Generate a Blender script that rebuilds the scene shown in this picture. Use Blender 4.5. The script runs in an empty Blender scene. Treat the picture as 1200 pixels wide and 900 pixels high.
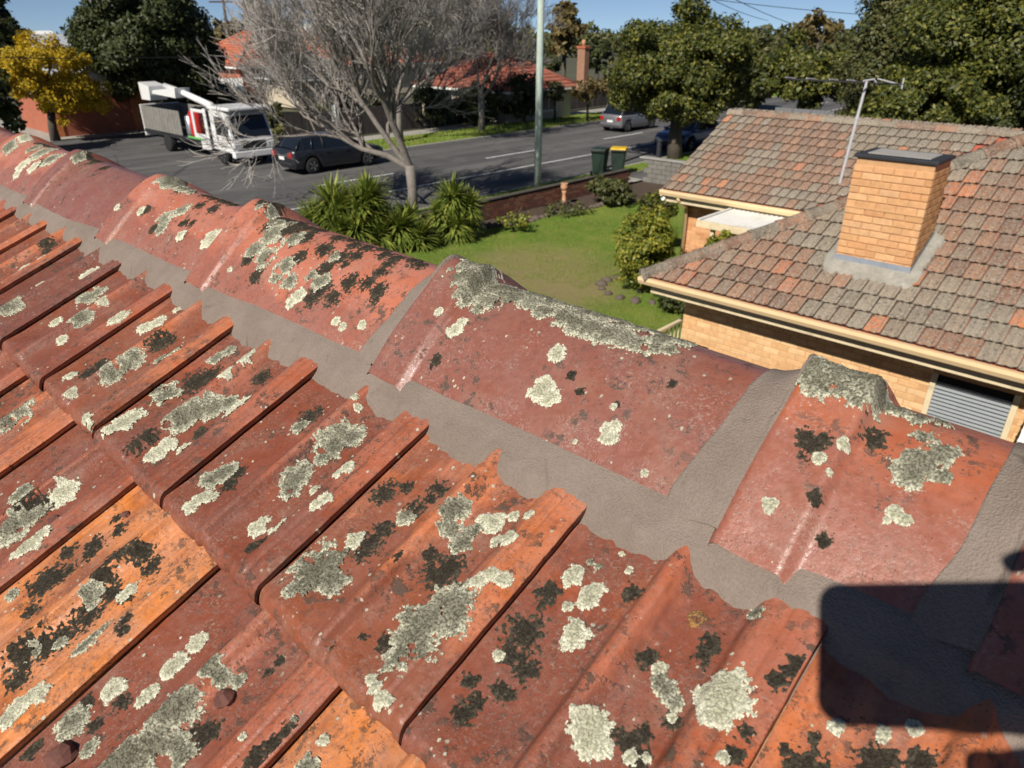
import bpy, bmesh, math, random
import numpy as np
from mathutils import Vector

# ------------------------------------------------------------------ camera, light, exposure
H = 5.3                                    # camera height above the road
PITCH, YAW, FPX = math.radians(26.455), math.radians(43.5), 832.0
sc = bpy.context.scene
col = bpy.data.collections.new("place"); sc.collection.children.link(col)
cam_d = bpy.data.cameras.new("camera"); cam = bpy.data.objects.new("camera", cam_d); sc.collection.objects.link(cam)
cam.location = (0, 0, H); cam.rotation_euler = (math.pi/2 - PITCH, 0, YAW)
cam_d.sensor_width = 36; cam_d.lens = 36*FPX/1200; cam_d.clip_start = .01; cam_d.clip_end = 3000
cam_d.dof.use_dof = True; cam_d.dof.focus_distance = .80; cam_d.dof.aperture_fstop = 13.0
sc.camera = cam
SUN_TO = np.array([.159, -.754, .637])     # towards the sun
sd = bpy.data.lights.new("sun", 'SUN'); so = bpy.data.objects.new("sun", sd); sc.collection.objects.link(so)
sd.energy = 5.0; sd.angle = math.radians(.53); sd.color = (1, .94, .85)
so.rotation_euler = Vector(SUN_TO).to_track_quat('Z', 'Y').to_euler()
w = bpy.data.worlds.new("World"); sc.world = w; w.use_nodes = True
nt = w.node_tree; bg = nt.nodes["Background"]
sky = nt.nodes.new("ShaderNodeTexSky"); sky.sky_type = 'NISHITA'; sky.sun_disc = False
sky.sun_elevation = math.asin(.637); sky.sun_rotation = math.atan2(.159, -.754)
sky.air_density = .55; sky.dust_density = .0; sky.ozone_density = 2.0
tcw = nt.nodes.new("ShaderNodeTexCoord"); mpw = nt.nodes.new("ShaderNodeMapping"); mpw.vector_type = 'POINT'
mpw.inputs["Location"].default_value = (0, 0, .05); nt.links.new(tcw.outputs["Generated"], mpw.inputs[0]); nt.links.new(mpw.outputs[0], sky.inputs[0])
nt.links.new(sky.outputs[0], bg.inputs[0]); bg.inputs[1].default_value = .066
sc.view_settings.view_transform = 'Standard'; sc.view_settings.look = 'None'
sc.view_settings.exposure = 0.25; sc.view_settings.gamma = 1
sc.cycles.use_denoising = True
sc.cycles.max_bounces = 5; sc.cycles.diffuse_bounces = 2; sc.cycles.glossy_bounces = 2; sc.cycles.transparent_max_bounces = 6

# ------------------------------------------------------------------ helpers
rng = np.random.default_rng(7); rnd = random.Random(11)
_s, _c = math.sin(PITCH), math.cos(PITCH); _sa, _ca = math.sin(YAW), math.cos(YAW)
CAM = np.array([0, 0, H])
def ray(px, py):
    x = (px-600)/FPX; v = (450-py)/FPX; a1 = _c+_s*v
    return np.array([x*_ca-a1*_sa, x*_sa+a1*_ca, -_s+_c*v])
def at_z(px, py, z=0.): r = ray(px, py); return CAM+r*((z-H)/r[2])
def at_y(px, py, y): r = ray(px, py); return CAM+r*(y/r[1])
def at_x(px, py, x): r = ray(px, py); return CAM+r*(x/r[0])
def smooth(a, b, x): t = np.clip((x-a)/(b-a), 0, 1); return t*t*(3-2*t)
def vnoise(x, y, seed=0):
    xi = np.floor(x); yi = np.floor(y); fx = x-xi; fy = y-yi
    fx = fx*fx*(3-2*fx); fy = fy*fy*(3-2*fy)
    def h(a, b): v = np.sin(a*127.1+b*311.7+seed*74.7)*43758.5453; return v-np.floor(v)
    return (h(xi, yi)*(1-fx)+h(xi+1, yi)*fx)*(1-fy)+(h(xi, yi+1)*(1-fx)+h(xi+1, yi+1)*fx)*fy
def fbm(x, y, o=3, seed=0):
    r = 0; a = .5; t = 0
    for k in range(o): r = r+a*vnoise(x*2**k, y*2**k, seed+k*3.1); t += a; a *= .5
    return r/t
_wl = {}                                    # world offset of each (unrotated) parent
def woff(o): return np.array(_wl.get(o.name, (0, 0, 0)), float) if o else np.zeros(3)
def link(o, parent=None):
    col.objects.link(o)
    if parent: o.parent = parent
    return o
def tag(o, label=None, cat=None, group=None, kind=None):
    if label: o["label"] = label
    if cat: o["category"] = cat
    if group: o["group"] = group
    if kind: o["kind"] = kind
    return o
def thing(name, label, cat, loc, group=None, rz=0.):
    o = link(bpy.data.objects.new(name, None)); o.location = loc; o.rotation_euler.z = rz
    o.empty_display_size = .1
    _wl[o.name] = tuple(loc); return tag(o, label, cat, group)
def make_mesh(name, v, f, smooth_=False, attrs=None):
    m = bpy.data.meshes.new(name)
    v = np.asarray(v, np.float32).reshape(-1, 3)
    if isinstance(f, np.ndarray):
        n, k = f.shape
        m.vertices.add(len(v)); m.vertices.foreach_set("co", v.ravel())
        m.loops.add(n*k); m.loops.foreach_set("vertex_index", f.astype(np.int32).ravel())
        m.polygons.add(n); m.polygons.foreach_set("loop_start", np.arange(0, n*k, k, dtype=np.int32))
        m.update(calc_edges=True)
    else:
        m.from_pydata(v.tolist(), [], f)
    if smooth_: m.polygons.foreach_set("use_smooth", np.ones(len(m.polygons), bool))
    for k, a in (attrs or {}).items():
        at = m.attributes.new(k, 'FLOAT', 'POINT'); at.data.foreach_set("value", np.asarray(a, np.float32))
    m.update(); return m
def obj(name, mesh, mat, parent=None, loc=None, local=False):
    """mesh vertices are world coordinates unless local"""
    if mat is not None and not mesh.materials: mesh.materials.append(mat)
    o = link(bpy.data.objects.new(name, mesh), parent)
    if loc is not None: o.location = loc
    elif parent is not None and not local: o.location = -woff(parent)
    _wl[o.name] = tuple(np.zeros(3) if loc is None else loc)
    return o
class MB:
    """collects shapes; build() links them as one mesh object"""
    def __init__(s): s.v = []; s.f = []
    def add(s, v, f):
        n = len(s.v); s.v += [tuple(map(float, p)) for p in v]; s.f += [tuple(i+n for i in q) for q in f]; return s
    def box(s, x0, x1, y0, y1, z0, z1, b=0.):
        if b <= 0:
            return s.add([(x, y, z) for z in (z0, z1) for y in (y0, y1) for x in (x0, x1)],
                         [(0, 2, 3, 1), (4, 5, 7, 6), (0, 1, 5, 4), (2, 6, 7, 3), (0, 4, 6, 2), (1, 3, 7, 5)])
        bm = bmesh.new(); g = bmesh.ops.create_cube(bm, size=1)
        for v in bm.verts: v.co = ((x0+x1)/2+v.co.x*(x1-x0), (y0+y1)/2+v.co.y*(y1-y0), (z0+z1)/2+v.co.z*(z1-z0))
        bmesh.ops.bevel(bm, geom=bm.edges[:], offset=b, segments=2, affect='EDGES', profile=.6)
        return s.bm(bm)
    def bm(s, bm):
        bm.verts.index_update(); s.add([v.co for v in bm.verts], [[v.index for v in f.verts] for f in bm.faces]); bm.free(); return s
    def prism(s, pts, axis, a, b):
        """polygon pts (2D) extruded along axis from a to b; axis x: (y,z), y: (x,z), z: (x,y)"""
        n = len(pts)
        def P(p, t): return {'x': (t, p[0], p[1]), 'y': (p[0], t, p[1]), 'z': (p[0], p[1], t)}[axis]
        v = [P(p, a) for p in pts]+[P(p, b) for p in pts]
        f = [tuple(range(n-1, -1, -1)), tuple(range(n, 2*n))]+[(i, (i+1) % n, n+(i+1) % n, n+i) for i in range(n)]
        return s.add(v, f)
    def tube(s, pts, rad, n=6, cap=True):
        pts = [Vector(p) for p in pts]; rad = [rad]*len(pts) if np.isscalar(rad) else rad
        v = []; f = []
        for i, p in enumerate(pts):
            d = (pts[min(i+1, len(pts)-1)]-pts[max(i-1, 0)])
            d = d.normalized() if d.length > 1e-9 else Vector((0, 0, 1))
            u = d.orthogonal().normalized() if i == 0 else (u-d*u.dot(d)).normalized()
            q = d.cross(u)
            for k in range(n):
                a = 2*math.pi*k/n; v.append(p+(u*math.cos(a)+q*math.sin(a))*rad[i])
        for i in range(len(pts)-1):
            for k in range(n):
                f.append((i*n+k, i*n+(k+1) % n, (i+1)*n+(k+1) % n, (i+1)*n+k))
        if cap: f += [tuple(range(n-1, -1, -1)), tuple(range((len(pts)-1)*n, len(pts)*n))]
        return s.add(v, f)
    def lathe(s, prof, c=(0, 0, 0), n=16, axis='z'):
        v = []; f = []
        for r, z in prof:
            for k in range(n):
                a = 2*math.pi*k/n; x, y = r*math.cos(a), r*math.sin(a)
                p = (x, y, z) if axis == 'z' else ((x, z, y) if axis == 'y' else (z, x, y))
                v.append((p[0]+c[0], p[1]+c[1], p[2]+c[2]))
        for i in range(len(prof)-1):
            for k in range(n): f.append((i*n+k, i*n+(k+1) % n, (i+1)*n+(k+1) % n, (i+1)*n+k))
        f += [tuple(range(n-1, -1, -1)), tuple(range((len(prof)-1)*n, len(prof)*n))]
        return s.add(v, f)
    def mesh(s, name, smooth_=False): return make_mesh(name, np.array(s.v), s.f, smooth_)
    def build(s, name, mat, parent=None, smooth_=False, local=False, loc=None):
        return obj(name, s.mesh(name, smooth_), mat, parent, loc, local)
def grid_faces(nx, ny):
    i = np.arange(nx-1)[None, :]+np.arange(ny-1)[:, None]*nx
    i = i.ravel(); return np.stack([i, i+1, i+1+nx, i+nx], 1)

# ------------------------------------------------------------------ procedural materials
class NT:
    def __init__(s, name):
        s.m = bpy.data.materials.new(name); s.m.use_nodes = True; s.t = s.m.node_tree; s.n = s.t.nodes
        s.b = s.n["Principled BSDF"]; s.tc = s.n.new("ShaderNodeTexCoord")
        s.obj = s.tc.outputs["Object"]
    def put(s, sock, v):
        if hasattr(v, "is_output") or hasattr(v, "links"): s.t.links.new(v, sock)
        elif isinstance(v, (tuple, list)) and len(v) == 3 and sock.type == 'RGBA': sock.default_value = (*v, 1)
        else: sock.default_value = v
    def node(s, typ, **kw):
        n = s.n.new("ShaderNode"+typ)
        for k, v in kw.items(): setattr(n, k, v)
        return n
    def vmap(s, vec, scale=(1, 1, 1), loc=None):
        n = s.node("Mapping"); s.put(n.inputs[0], vec); n.inputs["Scale"].default_value = scale
        if loc is not None: s.put(n.inputs["Location"], loc)
        return n.outputs[0]
    def noise(s, vec, scale, detail=4, rough=.55, dist=0.):
        n = s.node("TexNoise"); s.put(n.inputs["Vector"], vec); n.inputs["Scale"].default_value = scale
        n.inputs["Detail"].default_value = detail; n.inputs["Roughness"].default_value = rough
        n.inputs["Distortion"].default_value = dist; return n.outputs[0]
    def voro(s, vec, scale, out="Distance", feature='F1'):
        n = s.node("TexVoronoi", feature=feature); s.put(n.inputs["Vector"], vec); n.inputs["Scale"].default_value = scale
        return n.outputs[out]
    def step(s, x, a, b):
        n = s.node("MapRange", interpolation_type='SMOOTHSTEP'); s.put(n.inputs[0], x)
        n.inputs[1].default_value = a; n.inputs[2].default_value = b; return n.outputs[0]
    def math(s, op, a, b=0.):
        n = s.node("Math", operation=op); s.put(n.inputs[0], a); s.put(n.inputs[1], b); return n.outputs[0]
    def mix(s, fac, a, b, mode='MIX'):
        n = s.node("Mix", data_type='RGBA', blend_type=mode); s.put(n.inputs[0], fac); s.put(n.inputs[6], a); s.put(n.inputs[7], b)
        return n.outputs[2]
    def hsv(s, c, h=.5, sa=1., v=1.):
        n = s.node("HueSaturation"); s.put(n.inputs["Hue"], h); s.put(n.inputs["Saturation"], sa); s.put(n.inputs["Value"], v)
        s.put(n.inputs["Color"], c); return n.outputs[0]
    def attr(s, name): n = s.node("Attribute", attribute_name=name); return n.outputs["Fac"]
    def info(s, out): return s.node("ObjectInfo").outputs[out]
    def island(s): return s.node("NewGeometry").outputs["Random Per Island"]
    def bump(s, h, strength=.5, dist=.01, prev=None):
        n = s.node("Bump"); n.inputs["Strength"].default_value = strength; n.inputs["Distance"].default_value = dist
        s.put(n.inputs["Height"], h)
        if prev is not None: s.t.links.new(prev, n.inputs["Normal"])
        return n.outputs[0]
    def done(s, base, rough=.7, normal=None, spec=.5, metal=0., coat=0., trans=0.):
        s.put(s.b.inputs["Base Color"], base); s.put(s.b.inputs["Roughness"], rough)
        s.put(s.b.inputs["Specular IOR Level"], spec); s.put(s.b.inputs["Metallic"], metal)
        if coat: s.b.inputs["Coat Weight"].default_value = coat; s.b.inputs["Coat Roughness"].default_value = .08
        if trans: s.b.inputs["Transmission Weight"].default_value = trans
        if normal is not None: s.put(s.b.inputs["Normal"], normal)
        return s.m
def plain(name, c, rough=.6, var=.25, scale=8., bump=.15, bd=.01, spec=.4, metal=0., coat=0., dirt=None):
    """a weathered single-colour surface"""
    n = NT(name); a = n.noise(n.obj, scale, 6, .6); b = n.noise(n.obj, scale*6, 4, .6)
    k = n.math('ADD', n.math('MULTIPLY', n.math('SUBTRACT', a, .5), var*2), n.math('MULTIPLY', n.math('SUBTRACT', b, .5), var))
    base = n.hsv(c, .5, 1., n.math('ADD', 1., k))
    if dirt: base = n.mix(n.math('MULTIPLY', n.step(n.noise(n.obj, scale*.7, 5, .65), .5, .72), .6), base, dirt)
    return n.done(base, n.math('ADD', rough-.1, n.math('MULTIPLY', b, .2)), n.bump(b, bump, bd), spec, metal, coat)
def objcol(name, rough=.75, var=.3, scale=10., bump=.4, bd=.006, spot=None, spec=.35):
    """colour taken from the object, weathered by noise that differs from copy to copy"""
    n = NT(name); v = n.vmap(n.obj, loc=n.node("CombineXYZ").outputs[0])
    r = n.math('MULTIPLY', n.info("Random"), 60.); cx = n.node("CombineXYZ"); n.put(cx.inputs[0], r); n.put(cx.inputs[1], r)
    v = n.vmap(n.obj, loc=cx.outputs[0])
    a = n.noise(v, scale, 6, .62); b = n.noise(v, scale*7, 4, .6)
    k = n.math('ADD', n.math('MULTIPLY', n.math('SUBTRACT', a, .5), var*2), n.math('MULTIPLY', n.math('SUBTRACT', b, .5), var))
    base = n.hsv(n.info("Color"), .5, 1., n.math('ADD', 1., k))
    if spot:
        for (c, sc_, lo, hi, amt) in spot:
            base = n.mix(n.math('MULTIPLY', n.step(n.noise(v, sc_, 5, .7), lo, hi), amt), base, c)
    return n.done(base, rough, n.bump(b, bump, bd), spec)
# ------------------------------------------------------------------ materials of the near roof
def terracotta(name, cap=False):
    n = NT(name); r = n.math('MULTIPLY', n.info("Random"), 40.)
    cx = n.node("CombineXYZ"); n.put(cx.inputs[0], r); n.put(cx.inputs[1], r); n.put(cx.inputs[2], r)
    v = n.vmap(n.obj, loc=cx.outputs[0])
    big = n.noise(v, 9., 6, .6, .6); fine = n.noise(v, 140., 5, .65); streak = n.noise(n.vmap(v, (70, 5, 20)), 1., 5, .6, .3)
    clay = n.info("Color")
    glaze = n.hsv(n.mix(.72, clay, (.185, .056, .034)), .5, 1., .9)
    if cap:
        wear = n.math('ADD', n.attr("wear"), n.math('MULTIPLY', n.math('SUBTRACT', big, .5), 1.5))
        gm = n.math('SUBTRACT', 1., n.step(n.math('MULTIPLY', wear, n.info("Alpha")), .38, .62))
        base = n.mix(n.math('MULTIPLY', gm, .85), clay, n.mix(.35, glaze, (.33, .145, .11)))
    else:
        wear = n.math('ADD', n.math('MULTIPLY', n.attr("wear"), .8), n.math('ADD', n.math('MULTIPLY', n.math('SUBTRACT', big, .5), 1.9), n.math('MULTIPLY', n.math('SUBTRACT', streak, .5), .9)))
        base = n.mix(n.math('SUBTRACT', 1., n.step(n.math('ADD', wear, n.info("Alpha")), .45, .95)), n.hsv(clay, .5, 1., n.math('ADD', .75, n.math('MULTIPLY', streak, .5))), glaze)
    base = n.hsv(base, .5, n.math('ADD', .8, n.math('MULTIPLY', n.noise(v, 25., 4, .6), .4)), n.math('ADD', .78, n.math('MULTIPLY', fine, .45)))
    # pale dusty bloom, dark grime and tiny crusts, each with its own outline
    bloom = n.math('MULTIPLY', n.step(n.noise(v, 16., 6, .72), .50, .70), .34)
    base = n.mix(bloom, base, (.30, .185, .13))
    dust = n.math('MULTIPLY', n.step(n.noise(v, 330., 4, .8), .50, .66), n.step(n.noise(v, 21., 5, .7), .42, .62))
    base = n.mix(n.math('MULTIPLY', dust, .55), base, (.36, .255, .20))
    soot = n.math('MULTIPLY', n.step(n.noise(v, 210., 5, .8), .50, .62), n.step(n.noise(n.vmap(v, (1, .5, 1)), 24., 5, .7), .40, .58))
    base = n.mix(n.math('MULTIPLY', soot, .6 if not cap else .3), base, (.085, .05, .038))
    gm1 = n.math('MULTIPLY', n.step(n.noise(v, 75., 5, .75), .54, .60), n.step(n.noise(v, 13., 4, .6), .45, .58))
    base = n.mix(n.math('MULTIPLY', gm1, .85), base, (.055, .043, .030))
    pits = n.math('MULTIPLY', n.math('SUBTRACT', 1., n.step(n.voro(v, 260.), .10, .22)), n.step(n.noise(v, 40., 3, .6), .50, .56))
    base = n.mix(n.math('MULTIPLY', pits, .8), base, (.05, .03, .02))
    vd = n.voro(n.vmap(v, (1, 1, .05)), 190.); vc = n.node("TexVoronoi"); n.put(vc.inputs["Vector"], n.vmap(v, (1, 1, .05))); vc.inputs["Scale"].default_value = 190.
    sep = n.node("SeparateColor"); n.put(sep.inputs[0], vc.outputs["Color"])
    rad = n.math('MULTIPLY', n.step(sep.outputs[0], .86, 1.), .34)
    crust = n.math('MULTIPLY', n.math('LESS_THAN', n.math('ADD', vd, n.math('MULTIPLY', n.math('SUBTRACT', n.noise(v, 330., 4, .75), .35), .9)), n.math('ADD', rad, .12)), n.step(n.noise(v, 11., 3, .6), .44, .54))
    crust = n.math('MULTIPLY', crust, n.math('GREATER_THAN', sep.outputs[0], .82))
    base = n.mix(crust, base, n.mix(sep.outputs[1], (.50, .47, .37), (.36, .36, .27)))
    h = n.math('ADD', n.math('MULTIPLY', fine, .5), n.math('ADD', n.math('MULTIPLY', streak, .0 if cap else .6), n.math('MULTIPLY', gm1, .5)))
    h = n.math('ADD', h, n.math('MULTIPLY', dust, .35)); nm = n.bump(h, .6 if not cap else .4, .0024)
    rough = n.math('ADD', .40, n.math('ADD', n.math('MULTIPLY', gm1, .35), n.math('MULTIPLY', n.math('SUBTRACT', fine, .4), .5)))
    return n.done(base, n.math('SUBTRACT', rough, .06 if not cap else .10), nm, .46 if not cap else .55)
def lichen_mat(name, rim, mid, core, gap=(.05, .045, .03), rough=.95, ga=.65):
    n = NT(name); f = n.attr("field"); g = n.noise(n.obj, 700., 3, .75); g2 = n.voro(n.obj, 520.); g3 = n.noise(n.obj, 70., 5, .65); g4 = n.noise(n.obj, 18., 3, .6)
    t = n.math('ADD', f, n.math('MULTIPLY', n.math('SUBTRACT', g3, .5), .55))
    c1 = n.mix(n.step(t, .06, .34), rim, mid)
    c1 = n.mix(n.math('MULTIPLY', n.step(n.math('ADD', t, n.math('MULTIPLY', n.math('SUBTRACT', g, .5), 1.2)), .26, .70), n.math('ADD', .35, g4)), c1, core)
    c1 = n.mix(n.math('MULTIPLY', n.step(g2, .40, .74), ga), c1, gap)
    c1 = n.hsv(c1, .5, 1., n.math('ADD', .35, n.math('MULTIPLY', g, 1.25)))
    return n.done(c1, rough, n.bump(g, 1., .0022), .1)
M = {}
M['tile'] = terracotta("terracotta_tile"); M['cap'] = terracotta("terracotta_ridge", True)
M['lg'] = lichen_mat("lichen_grey", (.74, .72, .54), (.48, .465, .345), (.20, .19, .135))
M['lp'] = lichen_mat("lichen_pale", (.84, .82, .63), (.78, .76, .57), (.50, .485, .34), ga=.42)
M['ld'] = lichen_mat("lichen_dark", (.115, .098, .068), (.085, .071, .050), (.045, .038, .028), (.022, .018, .014))
M['ly'] = lichen_mat("lichen_ochre", (.42, .23, .07), (.34, .20, .10), (.28, .10, .05))
def _mortar():
    n = NT("pointing_mortar"); a = n.noise(n.obj, 14., 6, .6); b = n.noise(n.obj, 420., 3, .7); c_ = n.voro(n.obj, 600.)
    base = n.mix(n.step(a, .3, .72), (.190, .150, .122), (.235, .188, .156))
    base = n.hsv(base, .5, 1., n.math('ADD', .72, n.math('MULTIPLY', b, .56)))
    base = n.mix(n.math('MULTIPLY', n.step(n.noise(n.obj, 38., 6, .7), .60, .70), .35), base, (.12, .095, .075))
    trow = n.noise(n.vmap(n.obj, (9, 70, 70)), 1., 4, .6, .5)
    base = n.mix(n.math('MULTIPLY', n.step(n.noise(n.obj, 5., 6, .7), .52, .72), .4), base, (.225, .185, .155))
    crk = n.math('MULTIPLY', n.math('SUBTRACT', 1., n.step(n.voro(n.vmap(n.obj, (1, 1, 1)), 5.5, "Distance", 'DISTANCE_TO_EDGE'), .0, .012)), n.step(n.noise(n.obj, 4., 3, .6), .5, .6))
    base = n.mix(n.math('MULTIPLY', crk, .7), base, (.05, .04, .033))
    return n.done(base, .95, n.bump(n.math('ADD', n.math('MULTIPLY', trow, 1.2), n.math('ADD', b, c_)), .6, .0014), .15)
M['mortar'] = _mortar()

# ------------------------------------------------------------------ the near roof
PR = math.radians(21.5); RN = np.array([0, -math.sin(PR), math.cos(PR)]); RU = np.array([0, math.cos(PR), math.sin(PR)])
PD = .48                                    # lens above the plane of the top course
TW, TG = .2025, .34
def roofpt(x, u, z, course=1):
    x, u, z = np.broadcast_arrays(np.asarray(x, float), u, z)
    return np.stack([x, u*RU[1]+(z-PD-.016*(course-1))*RN[1], H+u*RU[2]+(z-PD-.016*(course-1))*RN[2]], -1)
_K = np.array([(0, -8.4), (.025, -8.8), (.06, -10.2), (.2, -11.6), (.30, -10.9), (.36, -9.6), (.405, -5.5), (.43, 2.2), (.445, 4.2), (.462, 4.6), (.478, 3.6), (.50, -3.2), (.525, -7.6),
               (.57, -10.6), (.70, -11.2), (.757, -10.2), (.765, -8.8), (.785, -2.6), (.825, 1.2), (.862, 2.2), (.878, .2), (.894, 2.2), (.925, 2.6), (.94, 1.6), (.955, 2.5), (.985, 2.0), (1, .4)])
_kx = np.linspace(0, 1, 401); _kz = np.interp(_kx, _K[:, 0], _K[:, 1]/1000*.86)
_ker = np.hanning(9); _ker /= _ker.sum(); _kz = np.convolve(np.pad(_kz, 4, mode='edge'), _ker, 'valid')
def tile_z(fx, y, seed=0):
    """height of a tile's upper face; fx 0..1 across, y metres up from the nose"""
    p = np.interp(fx, _kx, _kz)
    b = 1-smooth(.010, .060, y+.012*np.cos(fx*9.4))
    p = p*(1-b)+np.maximum(p, -.0042)*b
    p = p-.011*np.clip(1-y/.013, 0, 1)**2
    return p+.0011*(fbm(fx*7+seed*5, y*26+seed, 3, seed)-.5)+.0012*(vnoise(fx*30+seed, y*4, seed+9)-.5)+.0007*(vnoise(fx*70, y*3+seed, seed+2)-.5)
def tile_mesh(seed, length):
    fx = np.unique(np.concatenate([np.linspace(0, 1, 72), np.linspace(.38, .53, 26), np.linspace(.74, 1, 44)]))
    ys = np.concatenate([np.linspace(0, .014, 7), np.linspace(.02, .07, 9), np.linspace(.08, length, 26)])
    X, Y = np.meshgrid(fx, ys); Z = tile_z(X, Y, seed)
    chip = .003*np.clip(vnoise(fx*17+seed*3, fx*0+seed, 5)-.58, 0, 1)*3
    Yw = Y+(chip-.0015*vnoise(fx*9, fx*0, seed))[None, :]*np.clip(1-Y/.03, 0, 1)
    XX = X*TW+(.0008*(vnoise(Y*60, Y*0+3, seed)-.5))*(X > .98)
    top = np.stack([XX, Yw, Z], -1); nx, ny = len(fx), len(ys)
    V = [top.reshape(-1, 3)]; F = [grid_faces(nx, ny)]; wear = [((Z+.010)/.013*.8+.75*smooth(.03, .17, Y)-.40).ravel()]
    # nose: rounds down and under
    base = nx*ny; rows = [np.stack([XX[0], Yw[0]+dy, np.maximum(Z[0]-dz, -.024)], -1) for dy, dz in ((-.0005, .004), (.0012, .010), (.012, .013))]
    V.append(np.concatenate(rows)); F.append(grid_faces(nx, 3)[:, ::-1]+base); wear.append(np.full(nx*3, .0))
    i = np.arange(nx-1); F.append(np.stack([i, i+base, i+1+base, i+1], 1))
    # side of the lock: drops, then tucks under
    base2 = base+3*nx; e = top[:, -1]; rows = [e+np.array([.0006, 0, -.003]), e+np.array([-.0006, 0, -.0062]), e+np.array([-.012, 0, -.0066])]
    V.append(np.concatenate(rows)); F.append(grid_faces(ny, 3)+base2); wear.append(np.full(ny*3, .5))
    j = np.arange(ny-1); a = (j+1)*nx-1; b = (j+2)*nx-1; F.append(np.stack([a, base2+j, base2+j+1, b], 1)[:, ::-1])
    return make_mesh("roof_tile", np.concatenate(V), np.concatenate(F), True, {"wear": np.concatenate(wear)})

own = thing("tiled_house", "house under the lichen-covered terracotta tile roof with mortared ridge", "house", (0, 0, 0))
U1 = .013                                    # nose of the top course, metres up-slope of the lens' foot
J1, J2 = -.089, -.3675
tiles = {}
tmesh = {1: [tile_mesh(s, .385) for s in (1, 2, 3)], 2: [tile_mesh(s, .40) for s in (4, 5, 6)]}
ORG, RED, MAR, BRT = (.45, .150, .068), (.35, .108, .056), (.22, .080, .055), (.55, .200, .070)
COR = (.44, .150, .090)
c1 = {2: (ORG, .3), 1: (ORG, .38), 0: (RED, .08), -1: (ORG, .16), -2: (RED, -.12), -3: (RED, .12), -4: (ORG, .08), -5: (RED, -.05), -6: (MAR, -.2), -7: (ORG, .05), -8: (ORG, .12), -9: (RED, .1), -10: (ORG, .15), -11: (RED, .1)}
c2 = {2: (RED, .1), 1: (BRT, .5), 0: (RED, .08), -1: (BRT, .48), -2: (RED, -.02), -3: (ORG, .3), -4: (RED, 0.), -5: (RED, .2), -6: (ORG, .1)}
rotm = math.pi/2-PR
def place_tile(course, j, colr, alpha):
    jr = (J1 if course % 2 else J2)+TW*j      # right-hand joint
    u0 = U1-TG*(course-1)+rnd.uniform(-.0025, .0025)
    m = tmesh[1 if course == 1 else 2][(j*7+course) % 3]
    zj = rnd.uniform(-.0003, .0003)
    p = roofpt(jr-TW+rnd.uniform(-.0008, .0008), u0, zj, course)
    o = obj("roof_tile", m, M['tile'], own, loc=p)
    o.rotation_euler = (PR, rnd.uniform(-.0012, .0012), rnd.uniform(-.0012, .0012))
    o.color = (*colr, alpha); _wl[o.name] = tuple(p); tiles[(course, j)] = (o, jr-TW, u0); return o
for j, (cc, al) in c1.items(): place_tile(1, j, cc, al)
for j, (cc, al) in c2.items(): place_tile(2, j, cc, al)

# the ridge
YC, ZC, CH, CW, CE = .545, -.2585, .0715, .115, 1.6
caps = [-3.20, -2.76, -2.33, -1.90, -1.46, -1.08, -.615, -.185, -.012, .41]
capc = [(ORG, .9), (RED, .6), (COR, .95), (MAR, .25), (COR, 1.0), (COR, 1.05), (MAR, .30), (RED, .66), (RED, .7), (RED, .8)]
def sec(y):
    d = np.abs(y-YC); return ZC-CH*np.where(d < CW, (d/CW)**CE, 1+CE*(d-CW)/CW)
def collar(x, y, k):
    d = np.abs(y-YC); tall = (.010+.006*vnoise(np.float64(k)*3.3, np.float64(.5), 3))*(.45 if k < 5 else 1.)
    return (1-smooth(.052, .064, x))*(.0085-.0014*smooth(.0, .03, .03-np.abs(x-.03)))*(1+tall/.0085*np.exp(-(d/.040)**2))
def cap_z(X, y, k):
    x = X-caps[k]; L = (caps[k+1] if k+1 < len(caps) else .85)-caps[k]
    return sec(y)+collar(x, y, k)-.004*np.clip(x/L, 0, 1)+.0016*(fbm(X*9+k, y*22, 3, k)-.5)+.002*(vnoise(X*3+k*9, y*0+k, 4)-.5)
cap_objs = []
for k in range(len(caps)-1):
    L = caps[k+1]-caps[k]
    xs = np.unique(np.concatenate([np.linspace(0, .07, 26), np.linspace(.07, L+.03, 22)]))
    ys = np.linspace(YC-CW-.02, YC+CW+.02, 73)
    X, Y = np.meshgrid(xs, ys); jag = .0025*(vnoise(ys*60, ys*0+k, 8)-.5)
    XW = X+jag[:, None]*np.clip(1-X/.02, 0, 1)
    Z = cap_z(X+caps[k], Y, k); nx, ny = len(xs), len(ys)
    Z[:, 0] -= .0035; Z[:, 1] -= .0010
    top = np.stack([XW, Y-YC, Z-ZC], -1)
    V = [top.reshape(-1, 3)]; F = [grid_faces(nx, ny)]
    e = top[:, 0]; b0 = nx*ny; V.append(np.concatenate([e+np.array([0, 0, -.012]), e+np.array([.02, 0, -.014])]))
    F.append(grid_faces(ny, 2)+b0); jx = np.arange(ny-1); F.append(np.stack([jx*nx, (jx+1)*nx, b0+jx+1, b0+jx], 1))
    wear = np.concatenate([(1.15-np.abs(Y-YC)/CW*1.0).ravel(), np.full(2*ny, .6)])
    me = make_mesh("ridge_cap", np.concatenate(V), np.concatenate(F), True, {"wear": wear})
    p = np.array([caps[k], YC, H+ZC]); o = obj("ridge_cap", me, M['cap'], own, loc=p); o.color = (*capc[k][0], capc[k][1])
    _wl[o.name] = tuple(p); cap_objs.append(o)

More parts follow.
